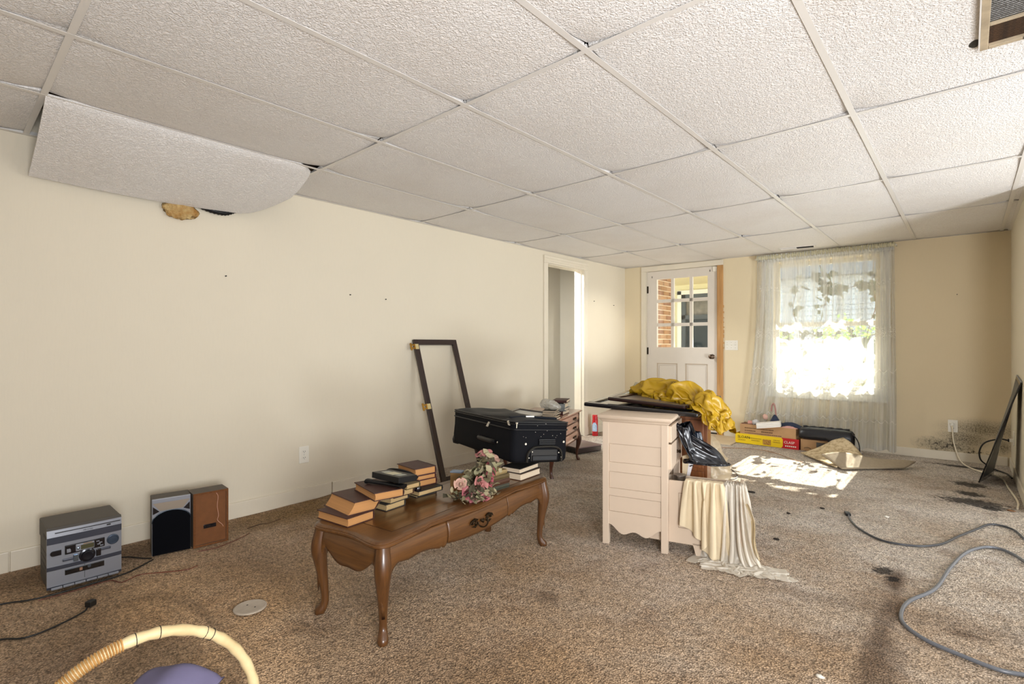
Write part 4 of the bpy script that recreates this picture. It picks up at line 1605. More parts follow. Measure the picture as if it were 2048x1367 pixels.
for x, z, s_ in ((.06, .135, .6), (.18, .147, .8), (.20, .165, .9), (.075, .13, .8), (.13, .158, .9), (.165, .135, .8), (.235, .14, 1.0), (.262, .14, .7), (.285, .15, .9), (.32, .16, .6), (.255, .13, .6), (.14, .19, .8), (.19, .20, 1.2)):
    o = link('paint_fleck', fme, sc_, (x, -.0005, z), (R(90), 0, 0)); o.scale = (s_*.6, s_*.5, 1)
# zip pulls and luggage tag
zp = MB(); zp.box(-.006, .006, -.002, .002, -.022, 0, b=.001); zp.lathe([(.0001, 0), (.006, 0), (.006, .006), (.0001, .006)], 10)
zme = zp.mesh('zip_pull', mat('worn zip pull', '#c2b7a2', .4, metal=.4))
for p, r_ in (((-.006, .27, .175), (R(25), R(15), 0)), ((-.006, .045, .203), (R(-50), R(15), 0)), ((.015, -.006, .200), (0, 0, R(60)))):
    link('zip_pull', zme, sc_, p, r_)
cp = MB(); cp.lathe([(.0001, -.03), (.03, -.022), (.036, 0), (.03, .022), (.0001, .03)], 12)
cme = cp.mesh('corner_guard', M['black'], 60)
for x, y in ((.03, sl_-.03), (sw-.03, sl_-.03)):
    link('corner_guard', cme, sc_, (x, y, .022))

# ------------------------------------------------------------------ frame leaning on the wall
FL, FW, FT = 1.172, .467, .022
lean = math.asin(.36/FL)
fr = thing('cabinet_door_frame', 'empty dark brown door frame with brass hinges leaning on left wall', 'door frame', (XL+.378, 2.612, .004), (0, -lean, 0))
s_ = .046
mb = MB(); mb.box(-FT/2, FT/2, 0, s_, 0, FL, b=.003); st1 = mb.build('stile', M['brownlac'], fr)
mb = MB(); mb.box(-FT/2, FT/2, FW-s_, FW, 0, FL, b=.003); mb.build('stile', M['brownlac'], fr)
mb = MB(); mb.box(-FT/2, FT/2, s_, FW-s_, FL-s_, FL, b=.003); mb.build('rail', M['brownlac'], fr)
mb = MB(); mb.box(-FT/2, FT/2, s_, FW-s_, 0, s_, b=.003); mb.build('rail', M['brownlac'], fr)
for z in (1.11, .61):
    h = MB()
    h.box(.0, .003, .004, .036, -.022, .022, b=.001)
    hb = h.build('hinge', mat('pale brass leaf', '#e6d6a0', .35, metal=.7), fr, (FT/2, 0, z))
    h = MB(); h.tube([(0, -.004, -.022), (0, -.004, .022)], .006, 8); h.box(-.002, .001, -.035, -.006, -.02, -.008); h.box(-.002, .001, -.035, -.006, .008, .02); h.box(-.012, .0, -.042, -.030, -.03, .03, b=.002)
    h.build('knuckle', M['brass'], hb, (.002, 0, 0), smooth=40)

# ------------------------------------------------------------------ stereo and its speakers
m_sil = mat('silver grey plastic', '#84868d', .38, metal=.25, bump=.03, bscale=200)
m_sild = mat('dark silver plastic', '#454853', .35, metal=.25)
m_case = mat('charcoal stereo case', '#4a4641', .6, bump=.1, bscale=300, bdist=.0008)
m_blk = mat('gloss black plastic', '#17161a', .15, spec=.6)
m_chr = mat('chrome blue', '#8fa3bb', .12, metal=.9)
st = thing('stereo', 'silver grey tabletop stereo standing on the carpet by the left wall', 'stereo', (-2.973, .463, .004), R(90))
hw = .131
mb = MB()
mb.box(-hw, hw, .012, .235, .198, .276, b=.006)
mb.build('cd_player_case', m_case, st)
mb = MB()
mb.box(-hw+.003, hw-.003, .014, .228, .006, .198, b=.004)
for z in (.06, .09, .12, .15):
    mb.box(-hw+.001, -hw+.004, .05, .19, z, z+.008)
mb.build('case_body', m_case, st)
mb = MB(); mb.box(-hw-.001, -hw+.004, .03, .10, .225, .238); mb.build('side_grip', M['dark'], st)


def swoop(z0, z1, y0, y1, bulge, m, name, x0=-hw, x1=hw):
    """front fascia panel, bulging forward in the middle"""
    mb = MB()

    def fn(u, v):
        return (x0+(x1-x0)*u, y0+(y1-y0)*v - bulge*(1-(2*u-1)**2), z0+(z1-z0)*v)
    mb.grid(18, 4, fn)
    n = len(mb.v)
    mb.add([(x, .02, z) for x, y, z in mb.v], [f[::-1] for f in mb.f])
    e = list(range(18)) + [j*18+17 for j in range(1, 4)] + [3*18+i for i in range(16, -1, -1)] + [j*18 for j in range(2, 0, -1)]
    for a, b in zip(e, e[1:]+e[:1]):
        mb.f.append((a, b, b+n, a+n)); mb.mi.append(0)
    return mb.build(name, m, st, smooth=40)


swoop(.236, .266, .000, .004, .004, m_sil, 'cd_drawer')
swoop(.266, .276, .004, .012, .004, m_case, 'top_lip')
swoop(.206, .235, .003, .000, .006, m_sild, 'lower_cd_fascia')
swoop(.108, .205, .004, .004, .004, m_sil, 'control_panel')
swoop(.092, .108, .006, .002, .008, m_sild, 'dark_swoop')
swoop(.022, .091, .003, .003, .003, m_sil, 'cassette_deck')
swoop(.010, .022, .006, .002, .010, m_sild, 'lower_swoop')
mb = MB(); mb.box(-.105, .125, -.0065, .0, .2525, .2548); mb.build('tray_slot', M['dark'], st)
text('model_lettering', 'MP-3 CD', .009, M['dark'], st, (-.01, -.006, .2405), (R(90), 0, 0))
mb = MB(); mb.box(.075, .089, -.006, .0, .243, .248); mb.build('disc_logo', M['dark'], st)
# display block
mb = MB(); mb.box(-.072, .068, -.004, .004, .150, .190, b=.003); mb.build('display_surround', m_blk, st)
mb = MB(); mb.box(-.036, .030, -.007, .0, .155, .186, b=.003)
dsb = mb.build('display_bezel', m_sil, st)
mb = MB(); mb.box(-.018, .028, -.0085, .0, .160, .179); mb.build('display', mat('lcd', '#4c4a34', .2), dsb)
mb = MB(); mb.box(-.01, .022, -.0085, .0, .182, .1845); mb.build('gold_print', M['brass'], dsb)
mb = MB(); mb.lathe([(.0001, 0), (.006, 0), (.005, .003), (.0001, .004)], 14); mb.build('silver_dot', m_chr, dsb, (-.027, -.006, .168), (R(90), 0, 0))
bt = MB(); bt.box(-.006, .006, -.003, .0, -.0022, .0022, b=.001)
bme = bt.mesh('preset_button', m_sil)
for x, z in ((.042, .180), (.052, .172), (.046, .166), (.056, .158), (-.060, .172)):
    o = link('preset_button', bme, st, (x, -.004, z))
mb = MB(); mb.box(-.066, -.052, -.006, .0, .158, .170, b=.001); mb.build('memory_button', m_sil, st)
# power button, eq wheel, volume dial
mb = MB(); mb.prism([(-.012-.011*cos(a), .011*sin(a)) for a in [-pi/2+pi*k/10 for k in range(11)]] + [(.014, .011), (.014, -.011)], 0, .006)
mb.build('power_button', m_blk, st, (-.098, .001, .166), (R(90), 0, 0))
mb = MB(); mb.lathe([(.0001, 0), (.023, 0), (.0225, .004), (.018, .006), (.016, .0045), (.0001, .0055)], 28); mb.build('sound_wheel', mat('blue grey wheel', '#3e4b5c', .25, metal=.4), st, (.098, .001, .172), (R(90), 0, 0), smooth=40)
mb = MB(); mb.lathe([(.0001, 0), (.030, 0), (.029, .006), (.022, .008), (.021, .016), (.017, .019), (.0001, .017)], 32); mb.build('volume_dial', mat('black dial', '#1d1d24', .2, metal=.3), st, (.005, .001, .128), (R(90), 0, 0), smooth=40)
for sx in (-1, 1):
    mb = MB(); mb.box(-.009, .009, -.007, .003, -.016, .016, b=.003); mb.build('dial_side_button', m_chr if sx < 0 else m_blk, st, (.005+sx*.040, .0, .128))
    mb = MB(); mb.box(-.022, .022, -.005, .002, -.006, .006, b=.004); mb.box(-.016, -.002, -.0065, .002, -.003, .003, b=.001); mb.box(.002, .016, -.0065, .002, -.003, .003, b=.001)
    mb.build('rocker_button', m_sild, st, (-.058 if sx < 0 else .068, .001, .127 if sx < 0 else .138))
# cassette windows and keys
mb = MB(); mb.box(-.072, .066, -.003, .003, .060, .084, b=.002); mb.build('cassette_window', mat('smoked window', '#1c1a1a', .1, spec=.7), st)
mb = MB(); mb.box(-.0045, -.0035, -.002, .002, .03, .09); mb.build('deck_gap', M['dark'], st)
mb = MB(); mb.lathe([(.0001, 0), (.007, 0), (.005, .003), (.0001, .003)], 14); mb.build('deck_badge', m_chr, st, (.012, -.003, .075), (R(90), 0, 0))
mb = MB(); mb.box(-.022, -.012, -.0038, .0, .066, .079); mb.build('cassette_label', mat('label peach', '#8f6a52', .6), st)
ky = MB(); ky.box(-.0185, .0185, -.009, .0, 0, .009, b=.0015)
kme = ky.mesh('tape_key', m_sil)
for k in range(6):
    link('tape_key', kme, st, (-.100+k*.0398, -.004, .0115-.0))

# speakers
def speaker(loc, rz, label, back=False):
    g = thing('speaker', label, 'speaker', loc, rz)
    w_, d_, h_ = .168, .115, .286
    if not back:
        mb = MB(); mb.box(-w_/2, w_/2, .012, d_, 0, h_, b=.003); mb.build('cabinet', mat('charcoal speaker box', '#4d4843', .65), g)
        mb = MB()
        mb.box(-w_/2, w_/2, .0, .014, 0, h_, b=.002)
        mb.build('baffle', m_sil, g)
        mb = MB()
        out = [(-.082, .004), (.082, .004)] + [(.082*cos(a), .168+.052*sin(a)) for a in [pi*k/24 for k in range(25)]]
        mb.prism(out, 0, .010, X=Matrix.Rotation(R(90), 4, 'X'))
        mb.build('grille_cloth', mat('black speaker cloth', '#07080d', .9, spec=.1, bump=.3, bscale=600, bdist=.0006), g, smooth=30)
        mb = MB()
        mb.tube([(.083*cos(a), -.004, .168+.055*sin(a)) for a in [pi*k/24 for k in range(25)]], .003, 6)
        mb.build('chrome_arc', m_chr, g, smooth=60)
        mb = MB()
        mb.add([(-.05, -.003, .225), (.05, -.003, .225), (.08, -.003, .266), (-.08, -.003, .266), (-.05, .004, .225), (.05, .004, .225), (.08, .004, .266), (-.08, .004, .266)], [(0, 1, 2, 3), (7, 6, 5, 4), (0, 1, 5, 4), (1, 2, 6, 5), (2, 3, 7, 6), (3, 0, 4, 7)])
        mb.build('horn_plate', mat('bronze grey horn', '#8d8172', .4, metal=.3), g)
        for sx in (-1, 1):
            mb = MB(); mb.add([(sx*.052, -.002, .222), (sx*.080, -.002, .21), (sx*.080, -.002, .250), (sx*.052, .002, .222), (sx*.080, .002, .21), (sx*.080, .002, .250)], [(0, 1, 2), (3, 5, 4), (0, 1, 4, 3), (1, 2, 5, 4), (2, 0, 3, 5)])
            mb.build('horn_vent', m_blk, g)
    else:
        mb = MB()
        for a, b, c, e in ((-w_/2, -w_/2+.011, 0, h_), (w_/2-.011, w_/2, 0, h_), (-w_/2+.011, w_/2-.011, 0, .011), (-w_/2+.011, w_/2-.011, h_-.011, h_)):
            mb.box(a, b, 0, d_, c, e)
        mb.build('cabinet', mat('charcoal speaker box back', '#544c44', .65), g)
        mb = MB(); mb.box(-w_/2, w_/2, -.0005, .0, 0, h_)
        for a, b, c, e in ((-w_/2, -w_/2+.0105, 0, h_), (w_/2-.0105, w_/2, 0, h_), (-w_/2, w_/2, 0, .0105), (-w_/2, w_/2, h_-.0105, h_)):
            pass
        mb = MB(); mb.box(-w_/2+.011, w_/2-.011, .006, .012, .011, h_-.011); mb.build('back_board', mat('brown hardboard', '#784a24', .8, var=.2, vscale=30), g)
        mb = MB()
        for a, b, c, e in ((-w_/2, -w_/2+.0108, 0, h_), (w_/2-.0108, w_/2, 0, h_), (-w_/2+.0108, w_/2-.0108, 0, .0108), (-w_/2+.0108, w_/2-.0108, h_-.0108, h_)):
            mb.box(a, b, -.0012, .0, c, e)
        mb.build('raw_edge', mat('raw chipboard edge', '#75461f', .9, var=.4, vscale=120), g)
        mb = MB(); mb.box(-.035, .025, .002, .007, .092, .112, b=.002); mb.box(-.022, -.012, -.002, .005, .098, .106); mb.box(.002, .012, -.002, .005, .098, .106)
        mb.build('terminal_plate', m_blk, g)
        mb = MB(); mb.tube(cm([(.026, .004, .272), (.034, .003, .25), (.030, .002, .20), (.036, .002, .15), (.030, -.002, .125), (.05, -.006, .10), (.058, -.004, .085)], 5), .0012, 5); mb.build('thin_wire', mat('pinkish wire', '#c99a84', .5), g)
    return g


speaker((-3.082, .826, .004), R(80), 'black and silver speaker facing the room beside the stereo')
speaker((-3.040, .998, .006), R(86), 'second speaker turned round, showing its bare brown back board', True)


# ------------------------------------------------------------------ cords on the carpet
def cord(name, label, pts, r, m, cat='cord', z=None, n=6, flat=1):
    g = thing(name, label, cat, pts[0] if len(pts[0]) == 3 else (pts[0][0], pts[0][1], 0))
    o = Vector(g.location)
    P = [Vector((p[0], p[1], p[2] if len(p) > 2 else carpet_z(p[0], p[1])+r+.002))-o for p in pts]
    mb = MB(); mb.tube(cm(P, n), r, 8, flat=flat)
    mb.build('cable', m, g, smooth=60)
    return g, P


m_cord = mat('dark grey cable', '#3b3d41', .4, spec=.6)
m_blkc = mat('black cable', '#161514', .5)
m_redw = mat('red brown wire', '#5e2418', .5)
cord('black_power_cord', 'black cord running along the carpet in front of the stereo', [(-3.0, .02), (-2.995, .19), (-2.962, .27), (-2.948, .35), (-2.948, .47), (-2.957, .59), (-2.99, .66), (-3.04, .735)], .0035, m_blkc)
cord('stereo_lead', 'black lead curving from behind the stereo to the speaker', [(-3.20, .585, .05), (-3.22, .625), (-3.17, .665), (-3.10, .705), (-3.065, .735)], .003, m_blkc)
g, P = cord('red_speaker_wire', 'thin red brown speaker wire on the carpet beside the stereo', [(-2.93, .30), (-2.925, .42), (-2.93, .54), (-2.87, .575), (-2.90, .65), (-2.84, .735), (-2.79, .81), (-2.80, .86)], .0018, m_redw)
cord('red_wire', 'thin red brown wire lying along the speakers on the carpet', [(-2.99, .92), (-2.97, 1.0), (-2.99, 1.08), (-3.03, 1.16), (-3.06, 1.2)], .0018, m_redw)
g, P = cord('black_plug_cord', 'black cord ending in a plug on the near left carpet', [(-2.66, .02), (-2.645, .16), (-2.59, .23), (-2.61, .315), (-2.665, .405), (-2.70, .425)], .0035, m_blkc)
mb = MB(); mb.box(-.013, .013, -.010, .020, -.004, .018, b=.003)
mb.build('plug', m_blkc, g, P[-1]+Vector((-.004, .008, .004)), (0, 0, R(35)))
g, P = cord('grey_extension_cord', 'grey cord crossing the carpet at right, ending in a black plug', [(-.555, 3.82), (-.53, 3.72), (-.464, 3.58), (-.344, 3.452), (-.205, 3.464), (-.106, 3.578), (-.037, 3.80), (.04, 4.03), (.11, 4.20), (.20, 4.17), (.24, 4.0)], .006, m_cord, n=8)
mb = MB(); mb.box(-.014, .014, -.0, .05, -.008, .010, b=.004); mb.build('plug', M['black'], g, P[0], (0, 0, R(20)))
cord('thick_grey_cord', 'thick grey cord looping over the carpet at the near right', [(.24, 3.50), (.18, 3.66), (.125, 3.72), (.064, 3.683), (-.005, 3.51), (-.059, 3.229), (-.103, 2.922), (-.177, 2.711), (-.194, 2.563), (-.178, 2.456), (-.112, 2.383), (-.017, 2.349), (.083, 2.328), (.16, 2.35), (.24, 2.34)], .0075, mat('grey cable', '#62656b', .35, spec=.7), n=8)
cord('thin_black_wire', 'thin black wire lying in the sun patch by the white chest', [(-1.66, 4.66), (-1.58, 4.60), (-1.50, 4.55), (-1.42, 4.42), (-1.39, 4.28), (-1.43, 4.16)], .003, m_blkc)
po = bwp(3.312, -.022, .335)
g, P = cord('cream_cable', 'cream cord hanging from the back wall outlet down onto the carpet', [(po.x, po.y, po.z), (po.x+.005, po.y-.03, .30), (po.x+.015, po.y-.045, .18), (po.x+.05, po.y-.07, .05), (po.x+.09, po.y-.17, .008), (.055, 5.93, .008), (.15, 5.80, .008), (.215, 5.66, .008), (.235, 5.35, .008), (.262, 4.92, .008), (.25, 4.70, .008)], .006, mat('cream cable', '#e2d6bd', .45), n=8)
mb = MB(); mb.box(-.013, .013, -.016, .022, -.016, .014, b=.004); mb.build('plug', M['white'], g, (0, 0, .004), (0, 0, BA))
g, P = cord('black_corner_cord', 'black cord looping from the right wall outlet behind the leaning panel', [(XR-.035, 5.95, .282), (XR-.09, 5.94, .287), (.12, 5.93, .25), (.085, 5.93, .18), (.09, 5.95, .10), (.13, 6.0, .05), (.19, 6.02, .012), (.25, 5.92, .008), (.275, 5.75, .008)], .006, m_blkc, n=8)
mb = MB(); mb.box(-.0, .035, -.012, .012, -.012, .012, b=.004); mb.build('plug', M['black'], g, (-.005, 0, 0))
cord('copper_wire', 'thin copper coloured wire lying on the carpet before the boxes', [(-2.0, 5.45), (-1.85, 5.52), (-1.62, 5.62), (-1.42, 5.55), (-1.25, 5.38), (-1.12, 5.28)], .0025, mat('copper wire', '#9a6a3f', .5), 'wire')

# floor debris
g = thing('floor_box_cover', 'round grey floor cover set in the near left carpet', 'floor cover', (-2.186, .862, .008), R(20))
mb = MB(); mb.lathe([(.0001, 0), (.062, 0), (.062, .004), (.057, .006), (.052, .005), (.0001, .0055)], 36); mb.build('plate', mat('worn grey plastic', '#a2978a', .6, var=.2, vscale=30), g, smooth=30)
for x in (-.02, .022):
    mb = MB(); mb.lathe([(.0001, .0055), (.004, .0055), (.0001, .007)], 8); mb.build('screw', M['dark'], g, (x, .004, 0))
mb = MB(); mb.tube(cm([(-3.105, 1.21, .02), (-3.11, 1.28, .024), (-3.10, 1.33, .022), (-3.106, 1.40, .026)], 4), .006, 6, flat=.5)
tag(mb.build('broken_stick', m_joist, smooth=60), 'broken dark stick lying on the carpet near the left wall', 'stick')
m_deb = mat('dark debris', '#2b241e', .9)
dl = [((-1.176, 3.96), .030, 'dark crumpled scrap on the carpet right of the hanging white bag', m_deb), ((-.707, 3.873), .016, 'dark scrap on the carpet near the plug of the grey cord', m_deb),
      ((-.373, 3.947), .014, 'white scrap on the open carpet beyond the grey cord', M['white']), ((-.785, 3.09), .016, 'small brown leaf scrap beside the white plastic bag', m_deb),
      ((-.85, 3.62), .012, 'dark crumb in the middle of the sunny carpet', m_deb), ((-.355, 1.907), .014, 'white chip at the bottom edge of the carpet', M['white']),
      ((.215, 4.62), .022, 'rusty scrap at the right wall end', mat('rust scrap', '#6b4a2c', .9))]
for k, (p, s_, lb, m) in enumerate(dl):
    mb = MB()
    mb.grid(9, 6, tuft((p[0], p[1], carpet_z(*p)+.006), (s_, s_*.55, .006), 20+k), closeu=True)
    tag(mb.build('debris_scrap', m, smooth=60), lb, 'debris')

# ------------------------------------------------------------------ basket with cushion, at the lower left
bs = thing('wicker_basket', 'round wicker basket with a tall hoop handle at the lower left', 'basket', (-1.392, .311, 0), 1.546)
m_wk = mat('wicker', '#b98e52', .6, col2='#8a6233', vscale=20, bump=.4, bscale=50)
m_wl = mat('pale wicker wrap', '#c2b28c', .5, col2='#a8926a', vscale=9)
mb = MB()
arc = [(.251*cos(t_), 0, .14+.28*sin(t_)) for t_ in [pi*k/48 for k in range(49)]]
mb.tube(arc, [.0125+.0012*sin(k*2.1) for k in range(49)], 12)
mb.build('hoop_handle', m_wl, bs, smooth=60)
wr_ = MB()
for k in range(26, 46):
    t0 = pi*k/48
    for j in range(3):
        t_ = t0 + j*pi/48/3
        wr_.tube([(.251*cos(t_)+.0128*cos(a)*cos(t_), .0128*sin(a), .14+.28*sin(t_)+.0128*cos(a)*sin(t_)) for a in [2*pi*q/10 for q in range(11)]], .0022, 5)
o = wr_.build('cane_wrapping', m_wk, bs, smooth=60); o['kind'] = 'stuff'
for t_ in (.95, 1.02, 1.42, 1.60):
    mb = MB()
    mb.tube([(.251*cos(t_)+.0135*cos(a)*cos(t_), .0135*sin(a), .14+.28*sin(t_)+.0135*cos(a)*sin(t_)) for a in [2*pi*q/10 for q in range(11)]], .0010, 5)
    mb.build('thread_lashing', M['dark'], bs)
mb = MB()
for k in range(7):
    z = .012+k*.021
    r_ = .19+.058*(k/6)**.8
    n = 72
    mb.tube([((r_+.006*(1 if (q+k) % 2 else -1))*cos(2*pi*q/n), (r_+.006*(1 if (q+k) % 2 else -1))*sin(2*pi*q/n), z) for q in range(n+1)], .0095, 6)
o = mb.build('woven_side', m_wk, bs, smooth=60); o['kind'] = 'stuff'
mb = MB(); mb.lathe([(.0001, .004), (.19, .004), (.19, .012), (.0001, .012)], 30); mb.build('basket_floor', m_wk, bs)

cu = thing('purple_cushion', 'dusty purple cushion with a pointed corner lying in the wicker basket', 'cushion', (-1.478, .385, .128), (R(8), R(-10), R(35)))
mb = MB()


def cush(u, v):
    a, b = 2*u-1, 2*v-1
    e = max(0, (1-a**4))*max(0, (1-b**4))
    k = 1+.10*abs(a*b)**2
    return Vector((a*.092*k, b*.092*k, 0)), e**.6


mb.grid(25, 25, lambda u, v: (lambda p, e: (p.x, p.y, .05+.088*e+.006*nz(p*14, 1)*e))(*cush(u, v)))
mb.grid(25, 25, lambda u, v: (lambda p, e: (p.x, p.y, .05-.045*e))(*cush(u, v)))
mb.build('pillow', mat('dusty purple cotton', '#5e5a78', .85, var=.15, vscale=12, bump=.15, bscale=300, bdist=.001), cu, smooth=180)

# ------------------------------------------------------------------ white chest with the open drawer
CR = math.atan2(.088, .332)
ch = thing('white_chest', 'off white bedside chest seen from its side, bottom drawer pulled out', 'chest of drawers', (-1.485, 2.424, 0), CR)
cw, cd_, chh = .345, .41, .665           # depth (front faces local +x), width along y
WP = M['whitepaint']
lg = MB(); lg.box(0, .034, 0, .034, 0, chh, b=.002)
lme = lg.mesh('leg', WP)
for x, y in ((0, 0), (cw-.034, 0), (0, cd_-.034), (cw-.034, cd_-.034)):
    link('leg', lme, ch, (x, y, 0))
for yb in (.006, cd_-.02):
    mb = MB()
    # frame-and-panel side: flush rails with recessed boards between
    rails = [(.585, .665), (.395, .435), (.255, .295)]
    mb.box(.034, cw-.034, yb+.004, yb+.012, .12, .665)
    mb.build('side_backing', WP, ch)
    for z0, z1 in ((.545, .665), (.395, .445), (.265, .305)):
        mb = MB(); mb.box(.034, cw-.034, yb-.003, yb+.006, z0, z1, b=.0015); mb.build('rail', WP, ch)
    for z0, z1 in ((.4475, .5425), (.3075, .3925), (.1825, .2625)):
        mb = MB(); mb.box(.0365, cw-.0365, yb-.0005, yb+.006, z0, z1, b=.001); mb.build('side_board', WP, ch)
    mb = MB()
    out = [(.034, .18), (cw-.034, .18)] + [(cw-.034-(cw-.068)*k/24, .095 - .028*(-cos(2*pi*k/24)*.5+.5) + .016*cos(4*pi*k/24)) for k in range(25)]
    mb.prism(out, 0, .010, X=Matrix.Translation((0, yb+.007, 0)) @ Matrix.Rotation(R(90), 4, 'X'))
    mb.build('scalloped_skirt', WP, ch)
mb = MB(); mb.box(.004, .016, .034, cd_-.034, .10, .665); mb.build('back_panel', WP, ch)
mb = MB()
for z, i in ((.665, -.004), (.675, -.010), (.683, -.020), (.690, -.022), (.698, -.022), (.703, -.016)):
    pass
mb.rings([[(x, y, z) for x, y in rrect(i, cw-i, i, cd_-i, .006, 2)] for z, i in ((.662, -.002), (.668, -.008), (.674, -.010), (.680, -.020), (.688, -.024), (.697, -.024), (.702, -.018))])
mb.build('moulded_top', WP, ch, smooth=40)
# drawer fronts still closed (top) and frame
for z0, z1 in ((.57, .655), (.43, .56)):
    mb = MB(); mb.box(cw-.004, cw+.014, .03, cd_-.03, z0, z1, b=.003)
    df = mb.build('drawer_front', WP, ch)
    mb = MB(); mb.lathe([(.0001, 0), (.009, 0), (.006, .008), (.012, .018), (.0001, .022)], 14); mb.build('knob', M['darkbrass'], df, (cw+.014, cd_/2, (z0+z1)/2), (0, R(90), 0), 45)
mb = MB(); mb.box(cw-.02, cw-.004, .034, cd_-.034, .40, .43); mb.box(cw-.02, cw-.004, .034, cd_-.034, .06, .08); mb.build('front_rail', WP, ch)
# pulled-out deep bottom drawer
dr = thing('drawer_tmp', None, None, (0, 0, 0))
bpy.data.objects.remove(dr)
dx0, dx1 = cw+.002, cw+.335
mb = MB()
DW = .17
mb.box(dx0-.10, dx1, .035, .047, .055, .375, b=.002)
mb.box(dx0-.10, dx1, DW-.012, DW, .055, .375, b=.002)
mb.box(dx0-.10, dx1, .047, DW-.012, .060, .068)
dbox = mb.build('bottom_drawer', WP, ch)
mb = MB(); mb.box(dx1, dx1+.018, .02, DW+.015, .045, .385, b=.003); mb.build('front_panel', WP, dbox)
mb = MB()
for a, b, c, e in ((dx0+.045, dx0+.24, .135, .138), (dx0+.045, dx0+.24, .312, .315), (dx0+.045, dx0+.048, .135, .315), (dx0+.237, dx0+.24, .135, .315)):
    mb.box(a, b, .0335, .0355, c, e)
mb.build('panel_groove', mat('painted groove shade', '#a8937c', .6), dbox)  # thin strips, the groove's shade put into their colour
mb = MB(); mb.prism([(.0, .02), (.05, .02), (.034, -.045), (.02, -.055)], 0, .012, X=Matrix.Translation((dx0+.115, .047, .045)) @ Matrix.Rotation(R(90), 4, 'X')); mb.build('bracket_foot', WP, dbox)


def cwp(x, y, z):
    c, s_ = cos(CR), sin(CR)
    return Vector((-1.485+c*x-s_*y, 2.424+s_*x+c*y, z))


# cream cloth hanging over the drawer side
m_cream = mat('cream cotton', '#dfcdac', .9, var=.1, vscale=10, bump=.15, bscale=320, bdist=.001)
cl = thing('cream_cloth', 'cream cotton cloth draped over the side of the open drawer', 'cloth', cwp(cw+.06, .03, 0), CR)
dmat = Matrix.Translation((-1.485, 2.424, 0)) @ Matrix.Rotation(CR, 4, 'Z')
drawer_box = (dmat, (cw-.09, .035, .055), (cw+.353, DW, .384))
chest_box = (dmat, (0, 0, .1), (cw, cd_, .70))
n, m_ = 40, 36
P = np.zeros((n, m_, 3))
for i in range(n):
    for j in range(m_):
        u, v = j/(m_-1), i/(n-1)
        x = cw + .085 + .180*u
        fac = .50+.50*min(1, max(0, (u-.05)*1.25))
        l = .05*min(1, v/.12) + .34*fac*max(0, (v-.12)/.88)
        if v < .12:
            q = (x, .05-l, .393)
        else:
            q = (x + .012*sin(u*19)*min(1, l*9), -.0-.03*min(1, (l-.05)*8)-.020*sin(u*26+1), .388-(l-.05)*.98)
        P[i, j] = cwp(*q)
pin = np.zeros((n, m_), bool)
pin[:5] = True
rs = pattern(n, m_, .40, 1.0)
fac = (.50+.50*np.clip((np.linspace(0, 1, m_)-.05)*1.25, 0, 1))[None, :]
v_ = np.linspace(0, 1, n)[:, None]
rs[..., 0] = .05*np.minimum(1, v_/.12) + .34*fac*np.maximum(0, (v_-.12)/.88)
P = settle(P, rs, pin, [drawer_box, chest_box], steps=110, seed=2)
cloth_obj('drape', P, m_cream, cl)

# white plastic bag caught on the drawer front and trailing on the carpet
m_bagw = m_film('milky white plastic', '#f1eadd', .66, .35, .4, .16)


def bag(mb, spine, rad, seed, nu=48, sub=6, flat=None, amp=.30, f1=9, f2=24, rid=.22, pleat=0, facet=.3, cell=16):
    """crumpled sack round a spine: broad lumps, faceted creases (cells) and pleats running along it"""
    P = cm(spine, sub)
    rr_ = [v.x for v in cm([(r_, 0, 0) for r_ in rad], sub)]
    up = Vector((0, 0, 1))

    def fn(u, v):
        i = v*(len(P)-1)
        k = min(int(i), len(P)-2)
        t_ = i-k
        c = P[k].lerp(P[k+1], t_)
        r_ = rr_[k]*(1-t_)+rr_[k+1]*t_
        d = (P[k+1]-P[k]).normalized()
        a1 = d.cross(up if abs(d.z) < .8 else Vector((1, 0, 0))).normalized()
        a2 = a1.cross(d)
        an = 2*pi*u
        e = a1*cos(an) + a2*sin(an)*(flat or 1)
        p = c + e*r_
        w_ = 1 + amp*nz(p, f1, seed)
        q = p + Vector((nz(p, 14, seed), nz(p, 14, seed+3), nz(p, 14, seed+6)))*.018
        dst = noise.voronoi(q*cell + Vector((seed, 0, 0)))[0]
        w_ += facet*(.55-dst[0]) + facet*.5*(ridge(p, f2, seed+9)-.45)
        if pleat:
            w_ += pleat*(abs(nz((cos(an)*2.2, sin(an)*2.2, v*1.6), 1.5, seed))*2-.5) + pleat*.45*(abs(nz((cos(an)*5, sin(an)*5, v*2.5), 1.3, seed+2))*2-.5)
        return c + e*r_*max(.12, w_)
    mb.grid(nu, len(P)*3, fn, closeu=True)


wb_ = thing('white_plastic_bag', 'crumpled white plastic bag hanging off the drawer and pooling on the carpet', 'plastic bag', cwp(cw+.36, .02, 0), CR)
n, m_ = 58, 60
P = np.zeros((n, m_, 3))
for i in range(n):
    for j in range(m_):
        u, v = j/(m_-1), i/(n-1)
        l = .54*v
        wd = .085 + .22*v
        x = cw + .315 + wd*(u-.5) + .12*v*v
        zig = (.012+.012*v)*(1 if (j//2) % 2 else -1)*(.35+1.3*abs(sin(j*j*1.7)))
        if l < .06:
            q = (x, .05-l, .396+zig*.5)
        else:
            q = (x, -.012-.03*v+zig, max(.02, .39-(l-.06)))
            if .39-(l-.06) < .02:
                q = (x+(l-.43)*.4, -.012-.03*v+zig-(l-.43)*.3, .03+abs(zig))
        P[i, j] = cwp(*q)
pin = np.zeros((n, m_), bool)
pin[:4] = True
P = settle(P, pattern(n, m_, .46, .54), pin, [drawer_box, chest_box], steps=120, seed=5, fric=.75)
cloth_obj('hanging_film', P, m_bagw, wb_, .001)
